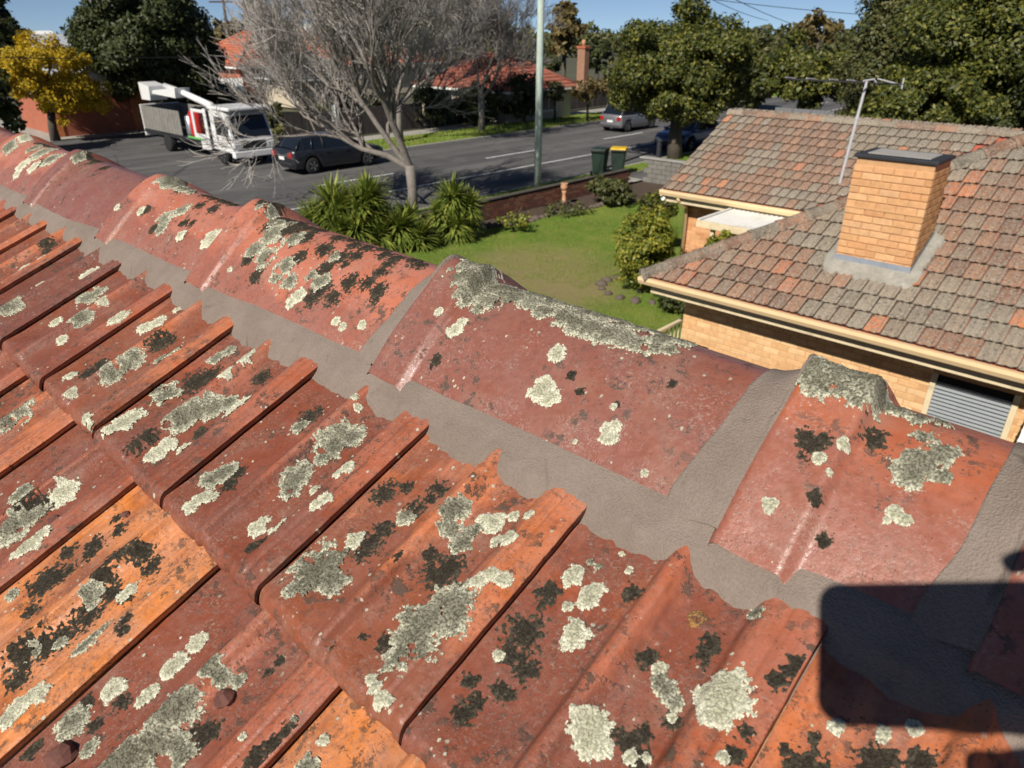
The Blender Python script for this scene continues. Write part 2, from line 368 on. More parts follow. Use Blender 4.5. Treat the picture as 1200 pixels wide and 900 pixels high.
# pointing mortar along the foot of the caps, and across three joints
xs = np.arange(-3.3, .55, .0026); us = np.arange(.195, .325, .0028)
X, U = np.meshgrid(xs, us)
Us = U+.012*(fbm(X*7, X*0+2, 2, 3)-.5)+(.008*(fbm(X*50, U*50, 3, 5)-.5)+.004*(vnoise(X*120, U*120, 7)-.5))*(1-smooth(.250, .272, U))
Zm = np.interp(Us, [.186, .208, .225, .243, .266, .284, .30, .34], [-.045, -.026, -.0095, .0030, .0100, .0125, .011, .0])+.0022*(fbm(X*10, U*30, 3, 8)-.5)*(1-.7*smooth(.255, .275, U))
P = roofpt(X, U, Zm)
mort = obj("mortar_bedding", make_mesh("mortar_bedding", P.reshape(-1, 3), grid_faces(len(xs), len(us)), True), M['mortar'], own)
ym = np.linspace(YC-CW-.012, YC+CW+.01, 70)
for k, x0, wd, th in ((6, -.615, .022, .006), (7, -.185, .034, .009), (8, -.012, .026, .008)):
    xr = np.linspace(0, 1, 26); X, Y = np.meshgrid(xr, ym)
    lo = x0-wd*(.95+.3*fbm(Y*22, Y*0+k, 3, k))-.012*np.exp(-((Y-YC+CW)/.03)**2); hi = x0+.005+.004*(fbm(Y*45, Y*0, 2, k+3)-.5)
    XX = lo+(hi-lo)*X
    body = cap_z(XX, Y, k-1); up = th*(.25+.9*smooth(0, .9, X))+.0015*(fbm(XX*60, Y*60, 3, 2)-.5)
    col_h = cap_z(np.full_like(Y, x0+.004), Y, k)
    Z = np.where(XX < x0-.001, body+np.minimum(up, np.maximum(col_h-body, .003)), np.maximum(col_h-.0010-.004*smooth(x0, hi, XX), body))
    Z = np.where(X < .02, body-.004, Z); Z = np.where(X > .98, col_h-.006, Z)
    # swell at the crown, as the joint is packed there
    Z = Z+.004*np.exp(-((Y-YC)/.03)**2)*smooth(.2, .8, X)*(X < .97)
    me = make_mesh("mortar_joint", np.stack([XX, Y, H+Z], -1).reshape(-1, 3), grid_faces(26, 70), True)
    obj("mortar_joint", me, M['mortar'], own)

# ------------------------------------------------------------------ lichen on tiles and caps
def hit_surface(px, py):
    r = ray(px, py)
    ks = np.linspace(.35, 3.6, 1600); Pp = r[None, :]*ks[:, None]
    on = (np.abs(Pp[:, 1]-YC) < CW+.004) & (ks < -(PD-.004)/min(RN@r, -1e-6))
    for a in np.nonzero(on)[0]:
        x, y, z = Pp[a]
        k = int(np.searchsorted(caps, x)-1); k = min(max(k, 0), len(caps)-2)
        if z <= cap_z(x, y, k): return ('cap', k, x, y)
    k = -(PD-.002)/(RN@r); q = r*k; u = q@RU
    if u >= U1-.002:
        j = math.floor((q[0]-J1)/TW)+1; return ('tile', (1, j), q[0], u)
    k = -(PD+.012)/(RN@r); q = r*k; u = q@RU
    j = math.floor((q[0]-J2)/TW)+1; return ('tile', (2, j), q[0], u)
_yt = np.linspace(YC-CW-.012, YC+CW, 400)
_st = np.concatenate([[0], np.cumsum(np.hypot(np.diff(_yt), np.diff(sec(_yt))))])
nl = 0
def lichen(kind, circles, seed=None, thick=1., cap=None):
    global nl
    nl += 1; seed = nl if seed is None else seed
    h0 = hit_surface(*circles[0][:2]) if cap is None else ('cap', cap, circles[0][0], YC); seeds = []
    if cap is not None: seeds = [(a, float(np.interp(YC+b, _yt, _st)), r) for a, b, r in circles]; circles = []
    for (px, py, r) in circles:
        h = hit_surface(px, py)
        if h[0] != h0[0]: continue
        if h[0] == 'cap':
            d = np.linalg.norm([h[2], h[3], sec(h[3])]); s = np.interp(h[3], _yt, _st); seeds.append((h[2], s, r*d*1.24/FPX))
        else:
            d = np.linalg.norm(roofpt(h[2], h[3], 0)-CAM); seeds.append((h[2], h[3], r*d*1.32/FPX))
    rm = max(s[2] for s in seeds)
    cell = .0010 if rm > .006 else .0007
    if h0[0] == 'cap' and h0[2] < -.9: cell = .0016
    x0 = min(s[0]-s[2]*1.5 for s in seeds); x1 = max(s[0]+s[2]*1.5 for s in seeds)
    y0 = min(s[1]-s[2]*1.5 for s in seeds); y1 = max(s[1]+s[2]*1.5 for s in seeds)
    xs = np.arange(x0, x1, cell); ys = np.arange(y0, y1, cell); X, Y = np.meshgrid(xs, ys)
    X = X+cell*.35*(vnoise(X*900, Y*900, seed)-.5); Y = Y+cell*.35*(vnoise(X*900, Y*900, seed+5)-.5)
    nb = 26/max(rm, .004)*.06
    wx = X+rm*.55*(fbm(X*nb*8, Y*nb*8, 3, seed)-.5); wy = Y+rm*.55*(fbm(X*nb*8, Y*nb*8, 3, seed+2)-.5)
    f = np.full(X.shape, -9.)
    for (a, b, r) in seeds: f = np.maximum(f, 1-np.hypot(wx-a, wy-b)/r)
    if kind == 'd':
        f = f+.75*(fbm(X*140, Y*140, 3, seed+4)-.5)+1.5*(fbm(X*430, Y*430, 2, seed+6)-.5)-.04
    elif kind == 'p':
        f = f+.42*(vnoise(X*260, Y*260, seed+4)-.5)+.55*(fbm(X*110, Y*110, 2, seed+6)-.5)
    else:
        f = f+.36*(vnoise(X*330, Y*330, seed+4)-.5)+.60*(fbm(X*95, Y*95, 3, seed+6)-.5)
        f = f-(.5+.6*((seed*7) % 5 == 0))*smooth(.58, .72, fbm(X*70+9, Y*70, 3, seed+8))*(f < .55)
    gran = vnoise(X*700, Y*700, seed+1)
    hgt = (.0003+.0009*np.sqrt(np.clip(f, 0, 1))+.0013*gran*(.4+smooth(0, .3, f)))*thick*(.45 if kind == 'd' else 1.)
    hgt = np.where(f < .06, .0001, hgt)
    if h0[0] == 'cap':
        k = h0[1]; par = cap_objs[k]; Yh = np.interp(Y, _st, _yt); Z = cap_z(X, Yh, k)
        ok = (f > 0) & (X > caps[k]+.002) & (X < caps[k+1]-.001) & (Y < _st[-1]-.005) & (Y > .012)
        dz = np.gradient(sec(_yt), _yt); sl = np.interp(Yh, _yt, dz); nn = 1/np.sqrt(1+sl*sl)
        Pw = np.stack([X, Yh-sl*nn*hgt, H+Z+nn*hgt], -1)
    else:
        key = h0[1]
        if key not in tiles: return
        par, xl, u0 = tiles[key]; m = tmesh[1 if key[0] == 1 else 2][(key[1]*7+key[0]) % 3]
        sd_ = (1, 2, 3)[(key[1]*7+key[0]) % 3] if key[0] == 1 else (4, 5, 6)[(key[1]*7+key[0]) % 3]
        fx = (X-xl)/TW; yy = Y-u0; ok = (f > 0) & (fx > .015) & (fx < .992) & (yy > .003) & (yy < .395)
        if key[0] == 2: ok &= (yy < TG+.004)
        Pw = roofpt(X, Y, tile_z(fx, np.clip(yy, 0, 1), sd_)+hgt, key[0])
    nx, ny = len(xs), len(ys)
    q = grid_faces(nx, ny); keep = ok.ravel()[q].sum(1) >= 3; q = q[keep]
    if len(q) < 6: return
    lab = np.where(ok, np.arange(nx*ny).reshape(ny, nx), -1)       # how many islands the patch has
    for _ in range(60):
        o_ = lab.copy()
        for ax, sh in ((0, 1), (0, -1), (1, 1), (1, -1)): lab = np.where(ok, np.maximum(lab, np.roll(o_, sh, ax)), -1)
        if (lab == o_).all(): break
    used, inv = np.unique(q.ravel(), return_inverse=True)
    o = obj("lichen", make_mesh("lichen", Pw.reshape(-1, 3)[used]-woff(par), inv.reshape(-1, 4), True, {"field": np.clip(f, 0, 1).ravel()[used]}),
            M['l'+kind], par, local=True)
    if len(np.unique(lab[ok])) > 3: o['kind'] = 'stuff'
    if h0[0] == 'tile': o.matrix_parent_inverse = par.matrix_basis.to_3x3().to_4x4().inverted()
    return o
LICH = [
 # top course, from the far end to the near end
 ('g', [(10, 357, 10)]), ('p', [(25, 308, 5)]), ('p', [(43, 328, 5)]), ('p', [(60, 371, 6)]), ('g', [(94, 371, 9)]), ('p', [(68, 393, 6)]),
 ('g', [(100, 342, 12), (110, 336, 8)]), ('p', [(120, 352, 6)]), ('p', [(136, 374, 8), (146, 368, 6)]), ('p', [(166, 377, 8), (180, 370, 8)]), ('p', [(203, 356, 5)]),
 ('d', [(183, 397, 10), (194, 392, 7)]), ('p', [(100, 315, 8)]), ('d', [(55, 283, 6), (50, 290, 4)]), ('p', [(46, 300, 4)]),
 ('g', [(128, 435, 10), (145, 425, 12), (155, 415, 8)]), ('g', [(185, 415, 10), (200, 408, 10)]), ('p', [(288, 418, 9)]), ('g', [(190, 455, 14), (180, 450, 8)]),
 ('g', [(208, 488, 14), (225, 478, 12), (245, 470, 14), (262, 465, 10)]), ('p', [(265, 478, 9), (275, 470, 10), (282, 464, 8)]),
 ('p', [(140, 490, 12), (150, 483, 10), (128, 497, 9)]), ('p', [(180, 523, 10), (190, 515, 9), (172, 530, 7)]), ('p', [(210, 520, 7)]),
 ('d', [(160, 515, 12), (172, 510, 8)]), ('d', [(225, 440, 14), (240, 432, 10)]), ('p', [(263, 437, 8)]), ('d', [(302, 435, 8)]), ('g', [(250, 412, 9), (262, 405, 7)]),
 ('p', [(78, 435, 6)]), ('p', [(83, 460, 5)]), ('d', [(100, 430, 9), (112, 420, 7)]), ('p', [(100, 490, 7), (104, 500, 6)]), ('d', [(230, 500, 8)]),
 ('g', [(385, 515, 18), (405, 505, 16), (395, 500, 12), (375, 528, 10)]), ('g', [(340, 555, 14), (350, 545, 10), (335, 568, 10)]), ('p', [(365, 567, 6)]),
 ('p', [(395, 552, 7), (405, 546, 8)]), ('p', [(372, 590, 8), (382, 584, 7)]), ('g', [(347, 492, 9)]), ('d', [(357, 480, 10), (366, 474, 7)]), ('p', [(416, 467, 4), (417, 474, 4)]),
 ('g', [(240, 555, 11), (252, 550, 10), (262, 543, 8)]), ('d', [(262, 560, 9), (272, 546, 7)]), ('p', [(222, 588, 9), (232, 578, 10), (245, 575, 7)]), ('p', [(296, 610, 9), (304, 602, 6)]), ('p', [(318, 614, 8), (326, 606, 6)]), ('d', [(292, 636, 8), (302, 630, 6)]),
 ('d', [(443, 570, 12), (452, 560, 8)]), ('d', [(482, 588, 11)]), ('d', [(470, 563, 8)]), ('d', [(510, 563, 10), (500, 577, 7)]), ('g', [(533, 592, 13), (522, 598, 9)]), ('g', [(472, 595, 11)]),
 ('g', [(360, 665, 26), (375, 652, 24), (385, 668, 20), (350, 680, 18), (397, 642, 9)]), ('p', [(410, 625, 9)]), ('d', [(430, 625, 15), (445, 612, 12), (420, 640, 10)]),
 ('g', [(528, 598, 12), (525, 614, 13), (540, 626, 15), (553, 614, 10)]), ('p', [(575, 605, 12), (565, 600, 8)]), ('p', [(598, 597, 6)]), ('p', [(618, 602, 6)]), ('p', [(595, 628, 9), (580, 627, 8)]),
 ('d', [(510, 665, 18), (525, 655, 15), (500, 642, 9)]), ('d', [(470, 655, 8)]),
 ('g', [(500, 720, 29), (520, 702, 26), (530, 722, 20), (480, 740, 24), (470, 760, 21), (490, 760, 18), (540, 705, 12), (475, 715, 12)]),
 ('p', [(432, 792, 6), (437, 805, 7), (445, 819, 7), (456, 822, 5)]), ('p', [(560, 680, 9), (575, 673, 8), (590, 680, 9)]), ('d', [(445, 745, 9)]), ('d', [(383, 750, 6)]), ('d', [(420, 740, 5)]),
 ('p', [(666, 668, 10), (672, 662, 7)]), ('p', [(688, 692, 11), (697, 683, 8)]), ('p', [(662, 703, 5)]), ('p', [(670, 738, 14), (672, 727, 9)]),
 ('d', [(610, 735, 19), (596, 758, 12), (612, 778, 13)]), ('d', [(640, 685, 11), (632, 700, 7)]), ('d', [(545, 790, 8)]), ('d', [(537, 830, 11), (553, 816, 8)]), ('p', [(579, 760, 6)]), ('d', [(580, 800, 8), (592, 808, 6)]),
 ('d', [(740, 687, 10)]), ('d', [(758, 763, 10)]), ('d', [(832, 746, 13), (822, 762, 9)]), ('p', [(690, 853, 19), (685, 868, 11), (697, 840, 11)]),
 ('g', [(780, 800, 11), (772, 790, 9), (790, 815, 9)]), ('p', [(770, 776, 7)]), ('p', [(786, 832, 5)]), ('d', [(733, 863, 15), (750, 850, 9), (745, 882, 12)]), ('d', [(785, 838, 9)]),
 ('p', [(847, 817, 22), (842, 835, 15), (855, 800, 15)]), ('p', [(737, 880, 8)]), ('p', [(756, 880, 5)]), ('d', [(912, 797, 10), (922, 788, 8)]), ('d', [(935, 778, 9)]), ('d', [(873, 860, 7)]), ('p', [(847, 887, 5)]), ('d', [(860, 881, 8)]),
 ('g', [(888, 715, 8)]), ('y', [(815, 718, 8)]), ('d', [(947, 888, 15), (938, 895, 10)]), ('p', [(983, 843, 7)]), ('d', [(1020, 888, 12), (1037, 882, 12)]), ('p', [(1037, 850, 6), (1036, 858, 4)]), ('p', [(1075, 845, 6)]), ('d', [(1085, 890, 12)]), ('d', [(955, 855, 6)]), ('d', [(920, 870, 5)]),
 ('g', [(820, 655, 4)]), ('p', [(735, 660, 4)]), ('p', [(726, 640, 3)]), ('g', [(700, 655, 6), (690, 650, 4)]),
 # second course
 ('g', [(15, 483, 14), (22, 475, 10), (5, 492, 10)]), ('p', [(68, 570, 13), (60, 572, 8)]), ('d', [(30, 588, 13), (45, 583, 9)]), ('g', [(10, 610, 16), (25, 600, 12), (40, 592, 8)]),
 ('p', [(35, 635, 10), (45, 627, 9), (25, 642, 8)]), ('g', [(18, 568, 8), (10, 575, 7)]), ('d', [(115, 672, 11), (121, 655, 11), (138, 643, 12), (158, 643, 12), (169, 656, 9), (120, 688, 11), (137, 692, 8)]),
 ('d', [(42, 674, 14), (58, 667, 10), (72, 658, 6)]), ('d', [(102, 630, 10), (96, 640, 7)]), ('d', [(70, 640, 8)]), ('d', [(130, 612, 7)]), ('d', [(128, 600, 5)]), ('g', [(100, 693, 10)]), ('p', [(143, 683, 7), (135, 692, 6)]), ('d', [(93, 713, 12)]),
 ('g', [(92, 752, 11), (102, 744, 11), (114, 731, 8)]), ('d', [(20, 762, 13), (45, 750, 13), (65, 737, 11)]), ('d', [(8, 792, 10)]), ('g', [(30, 757, 8)]), ('g', [(60, 746, 6)]),
 ('p', [(12, 822, 14), (28, 816, 13), (47, 812, 8), (6, 840, 10)]), ('d', [(145, 725, 7), (143, 737, 6)]), ('p', [(190, 776, 10), (200, 768, 10)]), ('p', [(220, 746, 9), (228, 742, 6)]), ('p', [(166, 803, 7), (156, 813, 6)]),
 ('g', [(245, 780, 12), (255, 788, 9), (270, 790, 7)]), ('p', [(121, 800, 10)]), ('d', [(132, 815, 8)]), ('g', [(73, 840, 14)]), ('g', [(195, 830, 17), (210, 822, 15), (185, 838, 10)]),
 ('g', [(150, 882, 19), (175, 868, 17), (195, 865, 13), (205, 880, 12), (130, 892, 13)]), ('d', [(225, 855, 11), (240, 850, 8)]), ('d', [(300, 890, 13), (318, 870, 10), (335, 852, 9)]), ('g', [(345, 843, 8)]), ('p', [(372, 860, 5)]), ('g', [(352, 893, 11)]),
 ('d', [(90, 818, 8), (98, 845, 6)]), ('g', [(93, 868, 8)]), ('d', [(305, 780, 6), (318, 766, 5)]), ('d', [(25, 708, 7)]), ('g', [(5, 690, 6)]), ('d', [(25, 870, 9)]), ('p', [(283, 862, 4)]),
 # ridge caps
 ('g', [(556, 328, 24), (580, 338, 24), (543, 322, 18), (602, 350, 18), (575, 354, 16), (545, 346, 13), (622, 356, 13), (560, 364, 9), (590, 345, 20)]), ('g', [(640, 366, 15), (658, 372, 16), (675, 378, 17), (693, 385, 17), (712, 392, 17), (730, 398, 16), (748, 403, 15), (766, 408, 13), (784, 411, 9)]),
 ('p', [(653, 415, 10)]), ('p', [(638, 455, 13), (628, 462, 9), (650, 465, 8), (641, 472, 7)]), ('p', [(712, 505, 8), (722, 500, 6), (708, 515, 6), (718, 517, 6)]), ('p', [(533, 388, 9), (540, 380, 7)]), ('p', [(514, 366, 5)]), ('d', [(512, 423, 8)]), ('d', [(670, 440, 6)]), ('d', [(788, 453, 5)]), ('d', [(724, 477, 4)]), ('p', [(719, 478, 4)]), ('d', [(680, 460, 5)]), ('p', [(756, 557, 4)]), ('p', [(674, 519, 3)]),
 ('g', [(950, 430, 24), (972, 440, 22), (935, 434, 16), (960, 448, 17), (990, 458, 14), (1004, 466, 9)]), ('p', [(1003, 463, 6)]), ('g', [(1080, 540, 23), (1070, 558, 16), (1095, 537, 17), (1108, 560, 12), (1085, 517, 11), (1118, 533, 7)]),
 ('d', [(950, 525, 13), (944, 513, 9), (965, 518, 9)]), ('d', [(1025, 515, 11)]), ('p', [(990, 520, 6)]), ('p', [(960, 537, 6)]), ('p', [(1048, 608, 9), (1040, 612, 5), (1060, 612, 6)]), ('p', [(902, 592, 8)]), ('d', [(965, 635, 7)]), ('d', [(955, 585, 7)]), ('p', [(972, 554, 4)]),
 ('g', [(318, 275, 15), (345, 280, 13), (300, 292, 13)]), ('d', [(375, 340, 13), (390, 350, 11), (365, 352, 10)]), ('d', [(410, 331, 11), (430, 331, 9)]), ('d', [(445, 340, 10), (440, 350, 7)]), ('d', [(382, 315, 10), (350, 303, 10)]), ('d', [(446, 320, 8), (455, 310, 7)]),
 ('g', [(310, 303, 14), (335, 312, 13), (340, 330, 11), (325, 325, 9)]), ('g', [(375, 332, 11), (365, 325, 8)]), ('d', [(322, 262, 13), (340, 270, 12), (358, 278, 12), (380, 292, 11), (400, 302, 10)]), ('p', [(395, 378, 6), (402, 383, 5)]), ('p', [(425, 382, 6)]), ('d', [(300, 325, 9)]), ('p', [(350, 348, 9), (342, 355, 7)]), ('d', [(290, 305, 8)]), ('g', [(395, 300, 9)]), ('d', [(418, 300, 8), (405, 310, 6)]),
 ('g', [(197, 210, 11), (215, 216, 10)]), ('d', [(213, 224, 7)]), ('d', [(235, 241, 7), (250, 245, 7)]), ('g', [(213, 247, 9)]), ('g', [(193, 257, 11), (190, 268, 8)]), ('d', [(170, 248, 6)]), ('d', [(215, 262, 6)]), ('p', [(248, 280, 11), (258, 290, 9), (253, 300, 7)]), ('p', [(212, 277, 6)]), ('p', [(166, 248, 5)]), ('d', [(225, 262, 5)]), ('p', [(270, 317, 4)]), ('d', [(180, 268, 5)]),
 ('g', [(50, 179, 11), (60, 187, 10), (40, 174, 8)]), ('g', [(10, 174, 9)]), ('p', [(27, 194, 8), (40, 196, 7)]), ('p', [(27, 161, 5)]), ('d', [(48, 191, 6)]), ('p', [(20, 205, 5)]), ('g', [(92, 183, 6)]), ('d', [(110, 190, 6), (122, 197, 5)]), ('p', [(138, 243, 4)]),
]
for kind, cs in LICH: lichen(kind, cs)
for k, kind, cs in ((6, 'g', [(-.58+i*.013, .0+.006*math.sin(i*1.7), .020-.004*abs(math.sin(i))) for i in range(6)]),
                    (6, 'g', [(-.50+i*.016, .012+.008*math.sin(i*2.1), .016+.004*math.sin(i*1.3)) for i in range(13)]),
                    (6, 'd', [(-.46+i*.022, .026+.008*math.sin(i*2.), .012) for i in range(8)]),
                    (7, 'g', [(-.160+i*.012, .0+.004*math.sin(i*2.), .019) for i in range(4)]), (7, 'g', [(-.115, .006, .012), (-.10, .004, .012), (-.085, .008, .009)]),
                    (5, 'd', [(-1.05+i*.02, .005*math.sin(i*2.), .016) for i in range(8)]), (5, 'g', [(-1.04+i*.018, -.012+.005*math.sin(i*2.), .012) for i in range(5)]), (5, 'd', [(-.85+i*.022, .008*math.sin(i*2.), .013) for i in range(9)]),
                    (4, 'g', [(-1.40+i*.022, .0, .014) for i in range(5)]), (4, 'd', [(-1.27+i*.02, .006, .012) for i in range(6)]), (3, 'd', [(-1.86+i*.02, .004, .012) for i in range(5)]), (2, 'd', [(-2.2+i*.025, .004, .012) for i in range(6)])):
    lichen(kind, cs, thick=1.1, cap=k)

# small lumps of grit and broken clay lying in the pans
M['grit'] = plain("clay_grit", (.15, .06, .045), .8, .4, 300, .5, .002)
for px, py, r in ((57, 603, .008), (255, 812, .010), (62, 880, .014), (139, 595, .006), (335, 568, .004)):
    h = hit_surface(px, py); par, xl, u0 = tiles[h[1]]
    bm = bmesh.new(); bmesh.ops.create_icosphere(bm, subdivisions=2, radius=r)
    for v in bm.verts:
        v.co *= .7+.6*rnd.random()*.6; v.co.z *= .55
    c0 = roofpt(h[2], h[3], float(tile_z(np.array((h[2]-xl)/TW), np.array(h[3]-u0), 1))+r*.3, h[1][0])
    m_ = MB().bm(bm); m_.v = [tuple(np.array(p)*[1, 1, 1]+c0) for p in m_.v]
    tag(m_.build("clay_fragment", M['grit']), {57: "small broken clay lump lying beside a pale lichen on a red roof tile", 255: "dark red clay fragment lying under a grey lichen on the lower course", 62: "biggest dark clay fragment at the foot of the lower red tile", 139: "tiny round pebble above the dark ring of lichen", 335: "tiny clay crumb beside a grey lichen on the top course"}[px], "clay fragment")

# the rest of the house, outside the picture: slopes, walls
def low_tile_rows(name, x0, x1, n, origin, up, out, wd, gauge, mat, parent):
    """rows of plain profiled tiles, joined: out of the photograph's sight"""
    mb_v = []; mb_f = []; fx = np.array([0, .1, .33, .43, .5, .6, .75, .8, 1.]); pz = np.interp(fx, _kx, _kz)
    nt_ = int((x1-x0)/wd); X = (x0+wd*(np.arange(nt_)[:, None]+fx[None, :])).ravel(); Z = np.tile(pz, nt_)
    for r_ in range(n):
        b = len(mb_v)*1; o0 = np.array(origin)+np.array(up)*(r_*gauge)
        for (s, zz) in ((0, -.012), (0, .016), (gauge, 0.)):
            mb_v.append(np.stack([X, 0*X, 0*X], -1)+o0+np.array(up)*s+np.array(out)*(Z+zz)[:, None])
        k = len(X); q = grid_faces(k, 3)+b//3*3*k if False else grid_faces(k, 3)+(len(mb_v)-3)*k
        mb_f.append(q)
    return tag(obj(name, make_mesh(name, np.concatenate(mb_v), np.concatenate(mb_f), False), mat, parent), kind="stuff")
M['farclay'] = plain("old_terracotta", (.36, .10, .06), .75, .45, 6, .4, .01, dirt=(.2, .19, .15))
ub = np.array([0, -RU[1], -RU[2]])
low_tile_rows("lower_tiles", -6, 5, 12, roofpt(0, U1-2*TG-.0, -.045-.016*14)+ub*TG*12, np.array([0, RU[1], RU[2]])+RN*(.016/TG), RN, TW, TG, M['farclay'], own)
low_tile_rows("end_tiles", -6, -2.42, 3, roofpt(0, U1-2*TG, -.06), np.array([0, RU[1], RU[2]]), RN, TW, TG, M['farclay'], own)
PB = math.radians(27.5); bu = np.array([0, -math.cos(PB), math.sin(PB)]); bn = np.array([0, math.sin(PB), math.cos(PB)])
ap = np.array([0, YC+.02, H-.315])
low_tile_rows("rear_tiles", -6, 5, 11, ap-bu*(11*TG)-bn*.012, bu, bn, TW, TG, M['farclay'], own)
M['ownbrick'] = plain("cream_brick_own", (.42, .26, .14), .85, .3, 4, .3, .02)
M['cream'] = plain("cream_paint", (.66, .55, .36), .5, .12, 6, .1, .004, dirt=(.40, .32, .2))
yb0 = -5.0; zb = H+float((-PD+.3665*yb0)/.9304)-.2
MB().prism([(yb0+.5, 0), (3.2, 0), (3.2, zb), (YC, H-.42), (yb0+.5, zb-.0)], 'x', -5.6, 4.6).build("wall", M['ownbrick'], own)
# ------------------------------------------------------------------ ground, street
GZ0 = -.02
def sheet(name, x0, x1, y0, y1, z, mat, nx=2, ny=2, zf=None, parent=None):
    xs = np.linspace(x0, x1, nx); ys = np.linspace(y0, y1, ny); X, Y = np.meshgrid(xs, ys); Z = np.full(X.shape, z)+(zf(X, Y) if zf else 0)
    o = obj(name, make_mesh(name, np.stack([X, Y, Z], -1).reshape(-1, 3), grid_faces(nx, ny), nx > 2), mat, parent)
    if parent is None: o["kind"] = "structure"
    return o
def _grassmat(name, worn=None, dry=.5):
    n = NT(name); p = n.node("NewGeometry").outputs["Position"]
    a = n.noise(p, .55, 6, .65); b = n.noise(p, 14., 5, .7); c_ = n.noise(p, 90., 3, .7)
    base = n.mix(n.step(a, .40, .66), (.150, .245, .034), (.26, .310, .060))
    base = n.mix(n.math('MULTIPLY', n.step(n.noise(p, 1.1, 5, .7), .50, .68), dry), base, (.27, .22, .09))
    if worn:
        for (wx, wy, r) in worn:
            d = n.node("VectorMath", operation='DISTANCE'); n.put(d.inputs[0], p); d.inputs[1].default_value = (wx, wy, 0)
            k = n.math('SUBTRACT', 1., n.step(n.math('ADD', n.math('DIVIDE', d.outputs["Value"], r), n.math('SUBTRACT', n.noise(p, 1.6, 5, .7), .5)), .35, 1.05))
            base = n.mix(n.math('MULTIPLY', k, .8), base, (.34, .27, .13))
    base = n.hsv(base, .5, 1., n.math('ADD', .35, n.math('MULTIPLY', n.math('ADD', b, c_), .72)))
    return n.done(base, .95, n.bump(n.math('ADD', b, c_), .9, .05), .1)
M['grass'] = _grassmat("verge_grass", dry=.8)
M['lawn'] = _grassmat("lawn_grass", [(-11.3, 12.9, 2.6), (-9.6, 12.0, 1.6)], .4)
def _asphalt():
    n = NT("asphalt"); p = n.node("NewGeometry").outputs["Position"]
    a = n.noise(n.vmap(p, (1, .08, 1)), .9, 5, .6); b = n.noise(p, 60., 3, .7); c_ = n.noise(p, .5, 6, .7)
    base = n.mix(n.step(a, .35, .7), (.075, .073, .072), (.125, .120, .115))
    base = n.mix(n.math('MULTIPLY', n.step(c_, .52, .62), .4), base, (.15, .143, .135))
    crk = n.step(n.voro(p, .35, "Distance", 'DISTANCE_TO_EDGE'), .0, .012)
    base = n.mix(n.math('MULTIPLY', n.math('SUBTRACT', 1., crk), .6), base, (.02, .02, .02))
    return n.done(n.hsv(base, .5, 1., n.math('ADD', .7, n.math('MULTIPLY', b, .6))), .88, n.bump(b, .5, .01), .3)
M['asphalt'] = _asphalt()
M['farground'] = plain("far_ground", (.075, .075, .045), .95, .5, .08, .5, .1)
M['concrete'] = plain("concrete", (.34, .32, .28), .9, .3, 2.2, .4, .01, dirt=(.18, .16, .13))
M['kerb'] = plain("kerb_stone", (.30, .285, .26), .9, .3, 3, .4, .01)
M['soil'] = plain("garden_soil", (.085, .058, .040), .95, .6, 6, .9, .05)
M['line'] = plain("road_paint", (.62, .62, .60), .7, .25, 5, .2, .003, dirt=(.16, .155, .15))
sheet("ground", -1500, 1500, -1500, 1500, GZ0-.1, M['farground'])
KN, KF = -18.6, -29.8                       # kerbs of the street
sheet("road", KF, KN, -60, 320, -.10, M['asphalt'])
sheet("side_street", -60, KF-.02, 9.5, 19.5, -.095, M['asphalt'])
sheet("verge_near", KN+.16, -17.3, -40, 300, -.004, M['grass'], 6, 200, lambda X, Y: .02*fbm(X*3, Y*3, 3))
sheet("footpath_near", -17.3, -16.1, -40, 300, .0, M['concrete'])
for y0, y1 in ((-60, 9.3), (19.7, 300)):
    sheet("verge_far", -33.2, KF-.16, y0, y1, -.002, M['grass'], 6, 120, lambda X, Y: .03*fbm(X*2, Y*2, 3))
    sheet("footpath_far", -34.8, -33.2, y0, y1, .002, M['concrete'])
tag(MB().box(KN, KN+.16, -40, 300, -.2, .01, .02).build("kerb_near", M['kerb']), kind="structure")
for y0, y1 in ((-60, 9.3), (19.7, 300)): tag(MB().box(KF-.16, KF, y0, y1, -.2, .01, .02).build("kerb_far", M['kerb']), kind="structure")
sheet("driveway_concrete", -60, -46, 10.2, 19.0, -.088, M['concrete'])
# painted lines
mk = []
def dash(x, y0, y1, wd=.14): sheet("road_marking", x-wd/2, x+wd/2, y0, y1, -.094, M['line'])
dash(-21.95, -20, 15.6); dash(-21.95, 16.4, 80, .12)
for y in np.arange(-14, 110, 9.2): dash(-24.85, y+1.6, y+5.4, .14)
dash(-27.3, -20, 9, .1)
